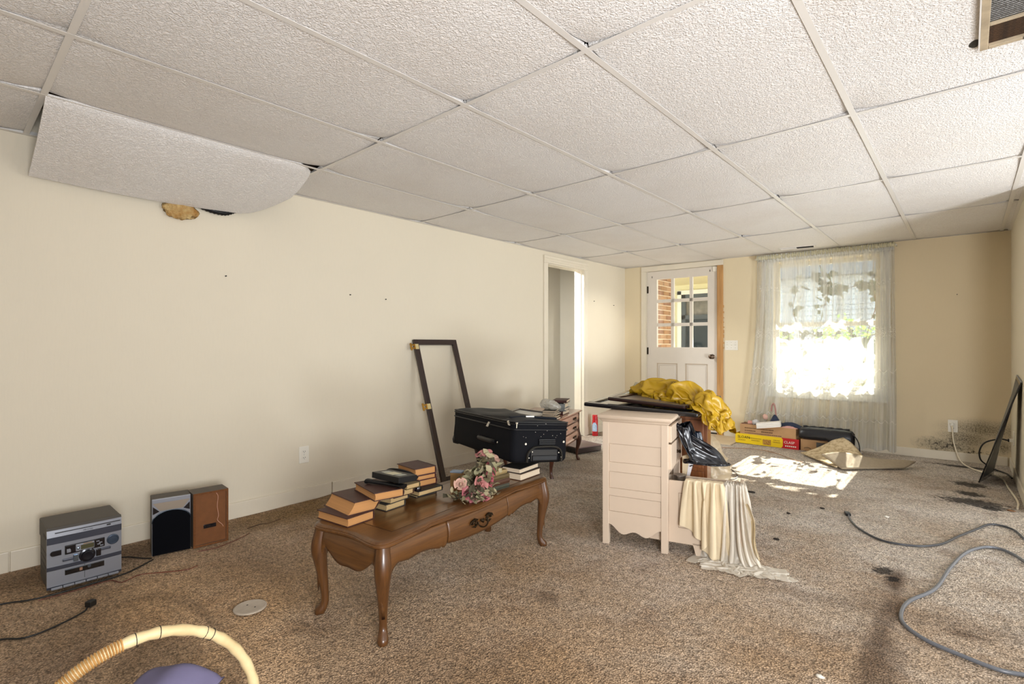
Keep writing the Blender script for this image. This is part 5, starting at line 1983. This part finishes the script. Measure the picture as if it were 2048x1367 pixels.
# a second torn length trailing over the carpet
n, m_ = 40, 36
P = np.zeros((n, m_, 3))
for i in range(n):
    for j in range(m_):
        u, v = j/(m_-1), i/(n-1)
        P[i, j] = cwp(cw+.20+.31*v, -.035+.02*v+.13*(u-.5)*(1.2-.6*v), .07+.05*abs(nz((u*5, v*6, 0), 1, 3))+.03*sin(u*30)*sin(v*13+u*4))
P = settle(P, pattern(n, m_, .27, .46), (), [drawer_box], steps=60, seed=8, fric=.85)
cloth_obj('trailing_film', P, m_bagw, wb_, .001)
n, m_ = 26, 22
P = np.zeros((n, m_, 3))
for i in range(n):
    for j in range(m_):
        u, v = j/(m_-1), i/(n-1)
        P[i, j] = cwp(cw+.14+.12*u-.03*v, .04-.09*v+.010*sin(u*15), .052-.05*v)
        P[i, j, 2] = max(.02, P[i, j, 2])
pin = np.zeros((n, m_), bool)
pin[0] = True
P = settle(P, pattern(n, m_, .18, .15), pin, [drawer_box], steps=60, seed=9)
cloth_obj('loose_flap', P, m_bagw, wb_, .001)
mb = MB()


def strand(u, v):
    z = .33 - .25*v
    return (.012 + .016*(u-.5) + .055*v + .010*sin(v*6), -.088 - .01*sin(u*8+v*4) - .012*v, z)


mb.grid(8, 26, strand)
mb.build('twisted_strip', m_film('tan plastic', '#bca67c', .9, .3, .3, .3), wb_, smooth=180)

# dark oak bedside cabinet behind the chest, and what hangs there
ok = thing('oak_cabinet', 'red brown oak cabinet standing behind the white chest', 'cabinet', cwp(.035, .452, 0), CR)
mb = MB(); mb.box(0, .455, 0, .20, .04, .655, b=.002); mb.build('carcass', M['oak'], ok)
mb = MB(); mb.box(-.01, .465, -.012, .21, .655, .675, b=.004); mb.build('cabinet_top', M['oak'], ok)
mb = MB(); mb.box(.01, .445, .01, .19, 0, .04); mb.build('plinth', M['oak'], ok)
for z0, z1 in ((.36, .64), (.06, .34)):
    mb = MB(); mb.box(.02, .435, -.010, .0, z0, z1, b=.003); mb.build('drawer_front', M['oak'], ok)

m_bin = mat('black bin bag', '#15161c', .25, spec=.6, var=.2, vscale=8)
bb_ = thing('black_bag', 'shiny black bag hanging between the white chest and the oak cabinet', 'bag', cwp(cw+.075, .30, 0), CR)
bp = cm([cwp(cw+.03, .23, .645), cwp(cw+.05, .25, .61), cwp(cw+.075, .27, .565), cwp(cw+.065, .25, .52), cwp(cw+.02, .21, .49), cwp(cw-.0, .19, .475)], 10)
n, m_ = 46, 56
P = np.zeros((n, m_, 3))
for i in range(n):
    q_ = i/(n-1)
    v = q_*(len(bp)-1)
    k = min(int(v), len(bp)-2)
    c_ = bp[k].lerp(bp[k+1], v-k)
    wd = .028+.055*sin(pi*min(1, .1+q_*.85))**.8
    for j in range(m_):
        an = 2*pi*j/(m_-1)
        r_ = wd + .022*nz((cos(an)*1.5, sin(an)*1.5, q_*4), 1, 3) + .016*nz((cos(an)*4, sin(an)*4, q_*5), 1, 5)
        P[i, j] = c_ + Vector((cos(an)*r_, sin(an)*r_, .25*r_*sin(an*2+q_*3)))
pin = np.zeros((n, m_), bool)
pin[:2] = True
P = settle(P, pattern(n, m_, .60, .34), pin, [(dmat, (0, 0, .1), (cw+.014, cd_, .70))], ground=.44, steps=16, iters=9, seed=12, fric=.3, grav=2, bend=.02)
cloth_obj('hanging_folds', P, m_bin, bb_, .001)
bp = cm([cwp(cw+.10, .27, .60), cwp(cw+.125, .28, .565), cwp(cw+.135, .285, .52), cwp(cw+.115, .275, .47)], 10)
n, m_ = 30, 34
P = np.zeros((n, m_, 3))
for i in range(n):
    q_ = i/(n-1)
    v = q_*(len(bp)-1)
    k = min(int(v), len(bp)-2)
    c_ = bp[k].lerp(bp[k+1], v-k)
    wd = .018+.026*sin(pi*min(1, .1+q_*.85))
    for j in range(m_):
        an = 2*pi*j/(m_-1)
        r_ = wd + .012*nz((cos(an)*2, sin(an)*2, q_*4), 1, 8)
        P[i, j] = c_ + Vector((cos(an)*r_, sin(an)*r_, 0))
pin = np.zeros((n, m_), bool)
pin[:2] = True
P = settle(P, pattern(n, m_, .25, .20), pin, (), ground=.42, steps=14, iters=8, seed=13, grav=2, bend=.02)
cloth_obj('navy_fold', P, mat('navy bin bag', '#1c2634', .3, spec=.6), bb_, .001)
pb = thing('white_board_offcut', 'pointed white board offcut leaning below the black bag', 'board', cwp(cw+.035, .27, 0), CR)
mb = MB(); mb.prism([(.0, .46), (.035, .475), (.036, .44), (.016, .318), (.0, .325)], 0, .018, X=Matrix.Rotation(R(90), 4, 'X')); mb.build('board_face', mat('cream board', '#d3bf9d', .7), pb)
mb = MB(); mb.prism([(.036, .475), (.062, .485), (.058, .43), (.030, .32), (.018, .32), (.036, .44)], 0, .016, X=Matrix.Rotation(R(90), 4, 'X')); mb.build('white_edge', mat('white laminate', '#e4dfe0', .5), pb)
mb = MB(); mb.tube([(.040, -.020, .408), (.052, -.020, .415), (.060, -.020, .411)], .003, 6); mb.build('black_mark', M['dark'], pb)
tn = thing('tin_can', 'small silver tin standing between the chest and the drawer', 'tin', cwp(cw+.045, .10, .0685))
mb = MB(); mb.lathe([(.0001, 0), (.032, 0), (.033, .004), (.031, .006), (.031, .318), (.033, .322), (.033, .326), (.0001, .324)], 24); mb.build('tin_body', M['steel'], tn, smooth=40)

cb = thing('clear_plastic_bag', 'pale see through plastic bag standing behind the open drawer', 'plastic bag', (-1.33, 3.62, 0))
mb = MB()
bag(mb, [(0, 0, .03), (.01, 0, .10), (.0, 0, .22), (-.03, .0, .34), (-.05, .0, .40), (-.06, 0, .45)], [.06, .10, .105, .09, .07, .03], 23, 56, 7, amp=.2, f1=7, f2=20, rid=.3)
mb.v = [(x, y, max(.006, z)) for x, y, z in mb.v]
mb.build('film', m_film('pale plastic', '#d9c7a8', .66, .35, .4, .15), cb, smooth=180)

# ------------------------------------------------------------------ framed cabinet doors lying on top
m_dglass = mat('dark bluish door glass', '#2c3440', .06, spec=.9)
m_paper = mat('grey brown door panel', '#857a70', .35, var=.15, vscale=6)


def door_panel(name, label, loc, rot, w_, d_, h_, fm, pm, s_=.055):
    g = thing(name, label, 'cabinet door', loc, rot)
    for nm, a, b, c, e in (('rail', 0, w_, 0, s_), ('rail', 0, w_, d_-s_, d_), ('stile', 0, s_, s_, d_-s_), ('stile', w_-s_, w_, s_, d_-s_)):
        mb = MB(); mb.box(a, b, c, e, 0, h_, b=h_*.4); mb.build(nm, fm, g)
    mb = MB(); mb.box(s_-.006, w_-s_+.006, s_-.006, d_-s_+.006, h_*.3, h_*.62); mb.build('inner_panel', pm, g)
    return g


door_panel('cabinet_door', 'large black framed glass door laid flat across the white chest top', (-1.715, 2.585, .712), (R(.4), R(2.2), R(11.5)), .655, .86, .024, M['blacklac'], m_dglass, .05)
door_panel('cabinet_door', 'smaller dark brown framed door lying on the black framed one', (-1.63, 2.715, .741), (R(.3), R(2.2), R(3)), .475, .66, .022, M['brownlac'], m_paper, .045)

# yellow plastic bag on top
m_yel = m_film('yellow plastic', '#d0a81c', .97, .38, .35, .16)
yb = thing('yellow_plastic_bag', 'crumpled yellow plastic bag lying on the stacked framed doors', 'plastic bag', (-1.35, 2.98, .765))
pm1 = Matrix.LocRotScale((-1.715, 2.585, .712), Euler((R(.4), R(2.2), R(11.5))), None)
pm2 = Matrix.LocRotScale((-1.63, 2.715, .741), Euler((R(.3), R(2.2), R(3))), None)
sp_pts = cm([(-1.66, 3.20, .80), (-1.50, 3.10, .81), (-1.34, 3.02, .80), (-1.18, 2.93, .79), (-1.05, 2.86, .76), (-.965, 2.83, .68)], 18)
n, m_ = 92, 56
P = np.zeros((n, m_, 3))
for i in range(n):
    v = i/(n-1)*(len(sp_pts)-1)
    k = min(int(v), len(sp_pts)-2)
    c_ = sp_pts[k].lerp(sp_pts[k+1], v-k)
    d_ = (sp_pts[k+1]-sp_pts[k]); d_.z = 0; d_.normalize()
    sd_ = Vector((d_.y, -d_.x, 0))
    q_ = i/(n-1)
    wd = .10+.15*sin(pi*min(1, .12+q_*.9))**.7 - .05*math.exp(-((q_-.60)/.07)**2)
    for j in range(m_):
        u = j/(m_-1)
        a_ = pi*(u-.5)*1.25
        lump = .030*nz((u*3, q_*7, 0), 1, 4)+.030*nz((u*7, q_*15, 2), 1, 7)+.016*nz((u*18, q_*36, 5), 1, 9)
        r_ = wd*.5+lump
        p_ = c_ + sd_*(r_*sin(a_)*.95) + Vector((0, 0, -.035+r_*.80*cos(a_)))
        P[i, j] = p_
P = settle(P, pattern(n, m_, .60, 1.22), (), [(pm1, (0, 0, 0), (.655, .86, .024)), (pm2, (0, 0, 0), (.475, .66, .022))], ground=.60, steps=15, iters=9, seed=21, fric=.9, grav=1.2, bend=.02)
cloth_obj('crumpled_film', P, m_yel, yb, .001)
qs = P.reshape(-1, 3)
qs = qs[(qs[:, 0] > -1.30) & (qs[:, 0] < -1.20)]
hv = Vector(qs[(qs[:, 2]-.5*qs[:, 1]).argmax()]) - yb.location
text('print', 'JOJ', .020, M['dark'], yb, (hv.x-.012, hv.y-.004, hv.z-.004), (R(50), 0, R(25)))
mb = MB(); mb.tube([(-.315, .165, -.005), (-.318, .168, .03), (-.312, .17, .06)], [.012, .02, .012], 10); mb.build('clear_cuff', m_film('clear cuff', '#d8d3bd', .6, .2, .3, .5), yb, smooth=60)

# ------------------------------------------------------------------ side table by the left wall
s_rot = math.atan2(.95, -.31)
sd = thing('french_side_table', 'small rosy three drawer side table with curved legs by left wall', 'side table', (-2.47, 3.30, 0), s_rot)
# local x runs along the drawer fronts (away from the camera), local y towards the wall
SW, SD, SH = .80, .46, .468
m_rosy = m_wood('rosy veneer', '#b98670', '#9b6a55', .25, (20, 2, 20), .5)
m_dk = m_wood('dark cherry edge', '#5a2f1c', '#38190d', .3, (20, 20, 1), .4)
mb = MB(); mb.box(.02, SW-.02, .02, SD, .20, .455); mb.build('carcass', m_dk, sd)
mb = MB(); mb.rings([[(x, y, z) for x, y in rrect(i-.01, SW+.01-i, i-.01, SD+.01-i, .02, 3)] for z, i in ((.452, .008), (.458, 0), (.464, 0), (SH, .006))]); mb.build('tabletop', m_rosy, sd, smooth=40)
for z0, z1 in ((.375, .448), (.292, .368), (.205, .285)):
    mb = MB()
    mb.grid(16, 6, lambda u, v: (.04+(SW-.08)*u, .018-.012*sin(pi*u)-.008*sin(pi*v), z0+(z1-z0)*v))
    f_ = mb.build('drawer_front', m_rosy, sd, smooth=60); f_.modifiers.new('t', 'SOLIDIFY').thickness = .014
    for xx in (.22, .58):
        mb = MB()
        for sx in (-1, 1):
            for q in range(2):
                mb.tube([(sx*(.018+.022*q)+.012*cos(t_), -.004, .010*sin(t_)*(1-t_/8)) for t_ in [k*.6 for k in range(10)]], .0032, 5)
        mb.tube(cm([(-.03, -.006, .004), (-.02, -.012, -.014), (.02, -.012, -.014), (.03, -.006, .004)], 4), .003, 5)
        mb.build('bail_pull', M['darkbrass'], f_, (xx, .004, (z0+z1)/2), smooth=60)
for x, y in ((.025, .03), (SW-.025, .03), (.025, SD-.02), (SW-.025, SD-.02)):
    dv = Vector((-1 if x < .4 else 1, -1 if y < .2 else 1, 0))*.7
    mb = MB()
    prof = [(.46, 0, .020), (.30, 0, .020), (.235, .006, .026), (.19, .014, .027), (.14, .006, .020), (.08, -.008, .013), (.035, -.006, .012), (.012, .006, .016), (0, .012, .014)]
    mb.tube(cm([Vector((x, y, z))+dv*o_ for z, o_, r_ in prof], 3), [v.x for v in cm([(r_, 0, 0) for _, _, r_ in prof], 3)], 10)
    mb.build('leg', m_dk, sd, smooth=60)


def sdp(x, y, z):
    c, s_ = cos(s_rot), sin(s_rot)
    return Vector((-2.47+c*x-s_*y, 3.30+s_*x+c*y, z))


g = door_panel('cabinet_door', 'brown framed glass door lying on the side table behind the suitcase', sdp(-.03, .14, .472), (R(4), 0, s_rot), .37, .32, .022, M['brownlac'], mat('glass with painted sky reflection', '#8d949c', .08, spec=.9), .04)  # opaque pane, reflected sky put into its base colour
SG = 'books on the side table'
z = .4685
for k, (h_, cv, lb) in enumerate(((.016, 'brown', 'brown slim book at the bottom of the left stack on the side table'), (.014, 'olive', 'olive brown slim book second up on the side table left stack'), (.010, 'black', 'black booklet third up in the left side table stack'),
                                  (.012, 'dkgrey', 'dark grey booklet fourth up in the left side table stack'), (.010, 'black', 'black booklet fifth up in the left side table stack'), (.012, 'dkgrey', 'dark slim book topmost of the left side table stack, under the bag'))):
    book(sdp(.10+.006*(k % 2), .055+.004*(k % 3), z), s_rot+R(6*(k % 3)-6), .15, .105, h_, cv, 'page_w', lb, group=SG)
    z += h_+.0004
zb = z
pb2 = thing('white_carrier_bag', 'crumpled whitish plastic bag on top of the left side table stack', 'plastic bag', sdp(.09, .065, zb))
mb = MB(); bag(mb, [(-.075, -.02, .03), (-.04, -.01, .045), (.0, .0, .045), (.05, .02, .03), (.085, .03, .02)], [.02, .042, .045, .03, .012], 51, 48, 8, amp=.3, f1=16, f2=40, rid=.35)
mb.v = [(x, y, max(.004, z_)) for x, y, z_ in mb.v]
mb.build('film', m_film('milky grey plastic', '#d7d4ca', .85, .25, .4, .4), pb2, smooth=180)
z = .4685
for k, (h_, cv, lb, pg) in enumerate(((.030, 'darkred', 'red brown book at the bottom of the right stack on the side table', 'page_w'), (.012, 'grey', 'pale booklet second up in the right side table stack', 'page_w'),
                                      (.012, 'grey', 'pale booklet third up in the right side table stack', 'page_w'), (.040, 'grey', 'grey book with dark corners in the right side table stack', 'page_w'),
                                      (.008, 'black', 'thin black book just below the plum topmost book', 'page_w'), (.022, 'plum', 'plum book with white pages topmost on the side table', 'page_w'))):
    book(sdp(.46+.008*(k % 2), .105-.008*(k % 3), z), s_rot+R(8*(k % 2)+(180 if k < 99 else 0)), .19, .125, h_, cv, pg, lb, group=SG)
    z += h_+.0004
bw_ = thing('blue_packet', 'small bright blue packet between the bag and the right book stack', 'packet', sdp(.27, .09, .4685), s_rot)
mb = MB(); mb.box(-.03, .03, -.025, .025, 0, .098, b=.003); mb.build('carton', M['white'], bw_)
mb = MB(); mb.box(-.031, .031, -.026, .026, .080, .100, b=.003); mb.build('blue_flap', mat('bright blue', '#3d6fa6', .5), bw_)

# dark tray on the floor beyond the side table
tr = thing('dark_case', 'flat dark case lying on the carpet beyond the side table', 'case', (-3.02, 4.42, 0), R(-14))
mb = MB(); mb.box(-.20, .20, -.16, .16, .004, .055, b=.006); mb.build('case_body', mat('dark brown case', '#2a1d1c', .4), tr)
mb = MB(); mb.box(-.205, .205, -.165, .165, .056, .066, b=.003); mb.build('lid', mat('dull mauve lid', '#7b6463', .4), tr)
mb = MB(); mb.box(-.16, .10, -.163, -.158, .012, .048); mb.build('front_print', M['dark'], tr)

# red spray can
sp = thing('spray_can', 'red spray can with a blue and white label by the doorway', 'spray can', (-3.30, 5.22, 0.002))
m_red = mat('red enamel', '#b5121b', .3, spec=.6)
mb = MB(); mb.lathe([(.0001, 0), (.033, 0), (.034, .004), (.034, .185), (.030, .195), (.0001, .196)], 24); mb.build('can_body', m_red, sp, smooth=40)
mb = MB(); mb.lathe([(.0001, .195), (.031, .195), (.031, .24), (.028, .245), (.0001, .246)], 24); mb.build('cap', m_red, sp, smooth=40)
mb = MB()
mb.grid(14, 10, lambda u, v: (.0346*cos(-2.0+1.9*u+R(-10)), .0346*sin(-2.0+1.9*u+R(-10)), .055+.105*v*(1-.35*(2*u-1)**2)))
mb.build('label', mat('white blue label', '#cfdce6', .4, col2='#7ba6cf', vscale=40), sp, smooth=180)

# ------------------------------------------------------------------ boxes and bags under the window
m_kraft = mat('kraft cardboard', '#b28a5f', .85, var=.1, vscale=12)
m_krin = mat('cardboard inside', '#8a6845', .9)


def open_box(name, label, loc, rz, w_, d_, h_, m, t_=.004):
    g = thing(name, label, 'box', loc, rz)
    for nm, a in (('front_panel', (0, w_, 0, t_, 0, h_)), ('back_panel', (0, w_, d_-t_, d_, 0, h_)), ('side_panel', (0, t_, t_, d_-t_, 0, h_)), ('side_panel', (w_-t_, w_, t_, d_-t_, 0, h_)), ('box_floor', (t_, w_-t_, t_, d_-t_, 0, t_))):
        mb = MB(); mb.box(*a); mb.build(nm, m, g)
    return g


yr = R(-1.5)
m_ybox = mat('yellow printed card', '#e2bf10', .5)
bx = open_box('yellow_box', 'low open yellow and red printed box on the carpet under the window', (-1.915, 5.895, .003), yr, .63, .20, .105, m_ybox)
mb = MB(); mb.prism([(.475, .0), (.632, .0), (.632, .106), (.468, .106), (.482, .09), (.482, .02), (.465, .0)], 0, .002, X=Matrix.Rotation(R(90), 4, 'X')); mb.build('red_print', mat('red print', '#b5141c', .5), bx)
mb = MB(); mb.box(.632, .634, -.002, .20, 0, .106); mb.build('red_end', mat('dark red print', '#7a0f14', .5), bx)
mb = MB(); mb.box(.285, .365, -.0025, 0, .012, .068); mb.build('brown_picture', mat('brown picture', '#7a4b20', .6, col2='#c99a3a', vscale=60), bx)
m_ink = mat('dark ink', '#2a2410', .6)
text('print', 'SLOAN', .040, m_ink, bx, (.025, -.002, .055), (R(90), 0, 0))
m_faint = mat('faint ink', '#a07f14', .6)
for (x0, x1, z_) in ((.03, .11, .030), (.14, .27, .060), (.17, .255, .038), (.39, .45, .065), (.385, .455, .045)):
    mb = MB()
    x = x0
    while x < x1:
        w_ = rnd.uniform(.006, .014)
        mb.box(x, min(x1, x+w_), -.0012, 0, z_, z_+.010)
        x += w_+.004
    mb.build('small_print', m_faint, bx)
text('print', 'CLASP', .036, M['white'], bx, (.492, -.0025, .052), (R(90), 0, 0))
mb = MB()
for k in range(6):
    mb.box(.505+k*.018, .517+k*.018, -.003, 0, .020, .032)
mb.build('small_print', M['white'], bx)

kb = open_box('cardboard_box', 'brown cardboard box of clothes standing in the yellow box', (-1.868, 5.905, .0085), yr, .555, .165, .205, m_kraft)
m_kink = mat('brown ink', '#5d3f22', .7)
for z_, x0, x1 in ((.158, .05, .34), (.130, .05, .16), (.130, .22, .335), (.108, .05, .42)):
    mb = MB()
    x = x0
    while x < x1:
        w_ = rnd.uniform(.006, .013)
        mb.box(x, min(x1, x+w_), -.0008, 0, z_-.25*(x-x0)*0, z_+(.012 if z_ > .11 else .008))
        x += w_+.0045
    mb.build('small_print', m_kink, kb)
mb = MB(); mb.box(.01, .545, .01, .155, .10, .17); mb.build('packed_clothes', mat('grey clothes', '#8d857c', .9), kb)
# contents: slipper, towel, navy cloth, strap
mb = MB()


def cloth_patch(fn, n=24, m_=18):
    b_ = MB()
    b_.grid(n, m_, fn)
    return b_


sl2 = thing('pink_slipper', 'worn pink slipper lying in the cardboard box by the towel', 'slipper', (-1.80, 5.955, .205), R(12))
mb = MB(); mb.prism([(.075*cos(a)*(1+.12*cos(a)), .030*sin(a)) for a in [2*pi*k/24 for k in range(24)]], 0, .012); mb.build('sole', mat('brown sole', '#6a4436', .8), sl2)
mb = MB(); mb.grid(14, 12, lambda u, v: (.0+.08*v, .031*cos(pi*u)*(1-.35*v*v), .012+.032*sin(pi*u)*(1-.5*v*v))); mb.build('upper', mat('faded pink felt', '#c58f7f', .9), sl2, smooth=180)
sl3 = thing('grey_sock_ball', 'pale grey sock ball between slipper and towel', 'socks', (-1.715, 5.945, .205))
mb = MB(); mb.grid(20, 14, tuft((0, 0, .03), (.038, .03, .03), 61), closeu=True); mb.build('sock', mat('grey sock', '#b9b6b4', .95, bump=.4, bscale=200), sl3, smooth=180)
tw_ = thing('white_towel', 'folded white towel lying over the front edge of the cardboard box', 'towel', (-1.575, 5.915, .205), R(8))
mb = MB()
for k in range(3):
    zz = .006+.018*k
    mb.rings([[(x, y*1.0+.004*k, zz+.009*sin(a)*1.0) for (y, a) in [(-.045+.0-.006*cos(b_), b_) for b_ in [pi/2+pi*q/6 for q in range(7)]] + [(.05, -pi/2), (.05, pi/2)]] for x in [-.115+.23*q/10 for q in range(11)]])
o = mb.build('folded_layers', mat('white terry', '#e6e1d8', .95, bump=.4, bscale=180), tw_, (0, -.01, 0), (0, R(-9), 0), 60)
nv = thing('navy_garment', 'navy blue garment heaped behind the white towel', 'garment', (-1.46, 6.00, .205))
mb = MB(); mb.grid(40, 30, lambda u, v: (-.20+.42*u, -.05+.10*v, .004+max(0, .115*math.exp(-((u-.28)/.11)**2) + .055*math.exp(-((u-.65)/.25)**2))*sin(pi*v)**.7 + .006*nz((u*9, v*5, 0), 1)))
mb.build('cloth', mat('navy cloth', '#1c2740', .8, var=.2, vscale=30), nv, smooth=180)
pk = thing('pink_garment', 'pinkish cloth hanging at the right corner of the cardboard box', 'garment', (-1.385, 5.925, .205))
mb = MB(); mb.grid(26, 12, lambda u, v: (-.08+.16*u, -.03+.05*v, .006+.022*sin(pi*u)*sin(pi*v)**.5+.006*nz((u*8, v*4, 2), 1))); mb.build('cloth', mat('dusty pink cloth', '#b98a80', .9), pk, smooth=180)
stp = thing('pink_strap', 'upright pinkish brown strap loop sticking up behind the navy garment', 'strap', (-1.535, 6.015, .21), R(0))
mb = MB()
mb.tube(cm([(.012, 0, 0), (.004, 0, .09), (-.006, .0, .19), (-.020, .0, .235), (-.036, .0, .215), (-.045, 0, .15)], 6), .016, 8, flat=.5)
mb.build('band', mat('pinkish strap', '#a57a72', .7), stp, smooth=60)
mb = MB(); mb.grid(12, 10, tuft((-.105, .0, .085), (.028, .014, .03), 71), closeu=True); mb.build('tassel', mat('pink tassel', '#c9a190', .9), stp, smooth=180)

b2 = open_box('cardboard_box', 'second low cardboard box with dark print beside the yellow box', (-1.27, 5.89, .003), R(2), .26, .17, .115, m_kraft)
mb = MB(); mb.box(.004, .256, .01, .16, .04, .105); mb.build('packed_clothes', mat('dark red brown cloth', '#4a2620', .9), b2)
mb = MB(); mb.box(.14, .225, -.001, .0, .045, .095); mb.build('grey_label', mat('grey label', '#5a5652', .7), b2)
mb = MB(); mb.tube([(.06+.045*cos(a), -.001, -.01+.045*sin(a)) for a in [.5+.2*k for k in range(10)]], .006, 5, flat=.3); mb.build('black_letter', M['dark'], b2)
hb = thing('black_handbag', 'black leather handbag lying over the second box with its strap hanging', 'handbag', (-1.05, 5.925, .02), R(2))
m_lea = mat('black leather', '#17171b', .36, var=.2, vscale=14, bump=.15, bscale=120)
mb = MB()


def hbag(u, v):
    a = 2*pi*v
    x = -.235 + .47*u
    e = (1-abs(2*u-1)**6)**.5
    py, pz = cos(a), sin(a)
    y = .085*py*(.6+.4*e)
    z_ = .145 + (.085*pz*(.6+.4*e) if pz > 0 else .125*pz)
    if pz < 0 and u < .55:
        z_ = max(z_, .118)
    return (x, y, z_+.003*nz((x*20, a, 0), 1))


mb.grid(34, 29, hbag)
mb.build('leather_body', m_lea, hb, smooth=180)
mb = MB(); mb.tube([(-.2+.4*k/16, -.01+.004*(k % 2), .228+.004*sin(k*2.1)) for k in range(17)], .010, 8); mb.build('gathered_top', m_lea, hb, smooth=60)
mb = MB(); mb.tube(cm([(.19, -.03, .215), (.24, -.05, .18), (.275, -.06, .12), (.285, -.065, .05), (.278, -.08, -.008)], 6), .007, 8, flat=.6); mb.build('strap', m_lea, hb, smooth=60)
mb = MB()
bag(mb, [(.22, -.03, .06), (.26, -.03, .03), (.30, -.06, .012)], [.03, .03, .012], 81, 30, 7, amp=.3, f1=20, f2=45, rid=.3)
mb.v = [(x, y, max(-.012, z_)) for x, y, z_ in mb.v]
mb.build('foil_lining', mat('crumpled foil', '#a9abb2', .3, metal=.7), hb, smooth=180)

# bathmat, folded and curled
mt = thing('bath_mat', 'beige patterned mat lying curled and folded on the carpet', 'mat', (0, 0, 0))
m_top = NT('beige mat face')
f_ = m_top.ramp(m_top.noise(26, 3, .6, .6), [(.42, '#a58f6c'), (.56, '#c9b592')])
m_top.l(f_, m_top.b.inputs['Base Color']); m_top.b.inputs['Roughness'].default_value = .95
m_top.bump(m_top.noise(120, 3, .6), .6, .006)
m_und = mat('mat underside', '#a09078', .95, var=.15, vscale=40, bump=.6, bscale=160, bdist=.004)
A_, B_, C_, D_ = Vector((-1.215, 5.645)), Vector((-.845, 5.19)), Vector((-.93, 5.90)), Vector((-.68, 5.60))


def mat1(u, v):
    p = A_.lerp(B_, u).lerp(C_.lerp(D_, u), v)
    z_ = .014 + .165*(v**1.5)*(1-u)**.8 + .03*v*sin(pi*u) + .004*nz((u*6, v*6, 0), 1)
    return (p.x, p.y, z_)


mb = MB(); mb.grid(30, 24, mat1)
o = mb.build('mat_face', m_top.m, mt, smooth=180); sm_ = o.modifiers.new('t', 'SOLIDIFY'); sm_.thickness = .012
mb = MB()
E_, F_, G_, H_ = Vector((-.90, 5.27)), Vector((-.40, 5.50)), Vector((-.845, 5.19)), Vector((-.52, 5.30))
G_, H_ = Vector((-.80, 5.17)), Vector((-.40, 5.56))
E_, F_ = Vector((-.95, 5.33)), Vector((-.335, 5.73))


def mat2(u, v):
    p = G_.lerp(H_, u).lerp(E_.lerp(F_, u), v)
    z_ = .012 + .095*(v**1.2)*(1-.45*u)*(.55+.45*sin(pi*min(1, u*1.15+.12))) + .012*sin(9*u)*v
    return (p.x - .03*v*v*(1-u), p.y, z_)


mb.grid(34, 16, mat2)
o = mb.build('folded_half', m_und, mt, smooth=180); sm_ = o.modifiers.new('t', 'SOLIDIFY'); sm_.thickness = .012
mb = MB()
for k in range(3):
    pass
mb.tube([mat1(.06+.88*t_, .10) for t_ in [k/20 for k in range(21)]], .004, 5)
mb.tube([mat1(.06+.88*t_, .80) for t_ in [k/20 for k in range(21)]], .004, 5)
mb.tube([mat1(.10, .06+.88*t_) for t_ in [k/20 for k in range(21)]], .004, 5)
mb.build('woven_border', mat('mat border', '#98805a', .95), mt, smooth=60)

# black panel leaning in the right corner
Bn, Bf = Vector((.070, 5.42, .004)), Vector((.163, 5.845, .004))
Tn, Tf = Vector((.288, 5.10, .812)), Vector((.288, 5.52, .842))
lp = thing('leaning_board', 'tall black framed panel leaning against the right wall', 'framed panel', Bn)
ex = (Bf-Bn); ey = (Tn-Bn); nn_ = ex.cross(ey).normalized()


def lpp(u, v, d_):
    p = Bn.lerp(Bf, u).lerp(Tn.lerp(Tf, u), v) + nn_*d_
    return tuple(p-Bn)


def slab4(u0, u1, v0, v1, d0, d1):
    mb = MB()
    mb.add([lpp(u, v, d_) for d_ in (d0, d1) for u, v in ((u0, v0), (u1, v0), (u1, v1), (u0, v1))], [(3, 2, 1, 0), (4, 5, 6, 7), (0, 1, 5, 4), (1, 2, 6, 5), (2, 3, 7, 6), (3, 0, 4, 7)])
    return mb


sgn = -1 if nn_.x > 0 else 1
d0, d1 = (-.002, .006)
slab4(.06, .94, .03, .97, -.003, .005).build('dark_backing', mat('dark slate panel', '#1f2a33', .35), lp)
for a in ((0, 1, 0, .045), (0, 1, .955, 1), (0, .09, .045, .955), (.91, 1, .045, .955)):
    slab4(*a, d0, d1).build('frame_strip', M['blacklac'], lp)
slab4(.0, 1, 1.0, 1.008, -.002, .006).build('worn_edge', mat('worn grey edge', '#8d8f8f', .6), lp)
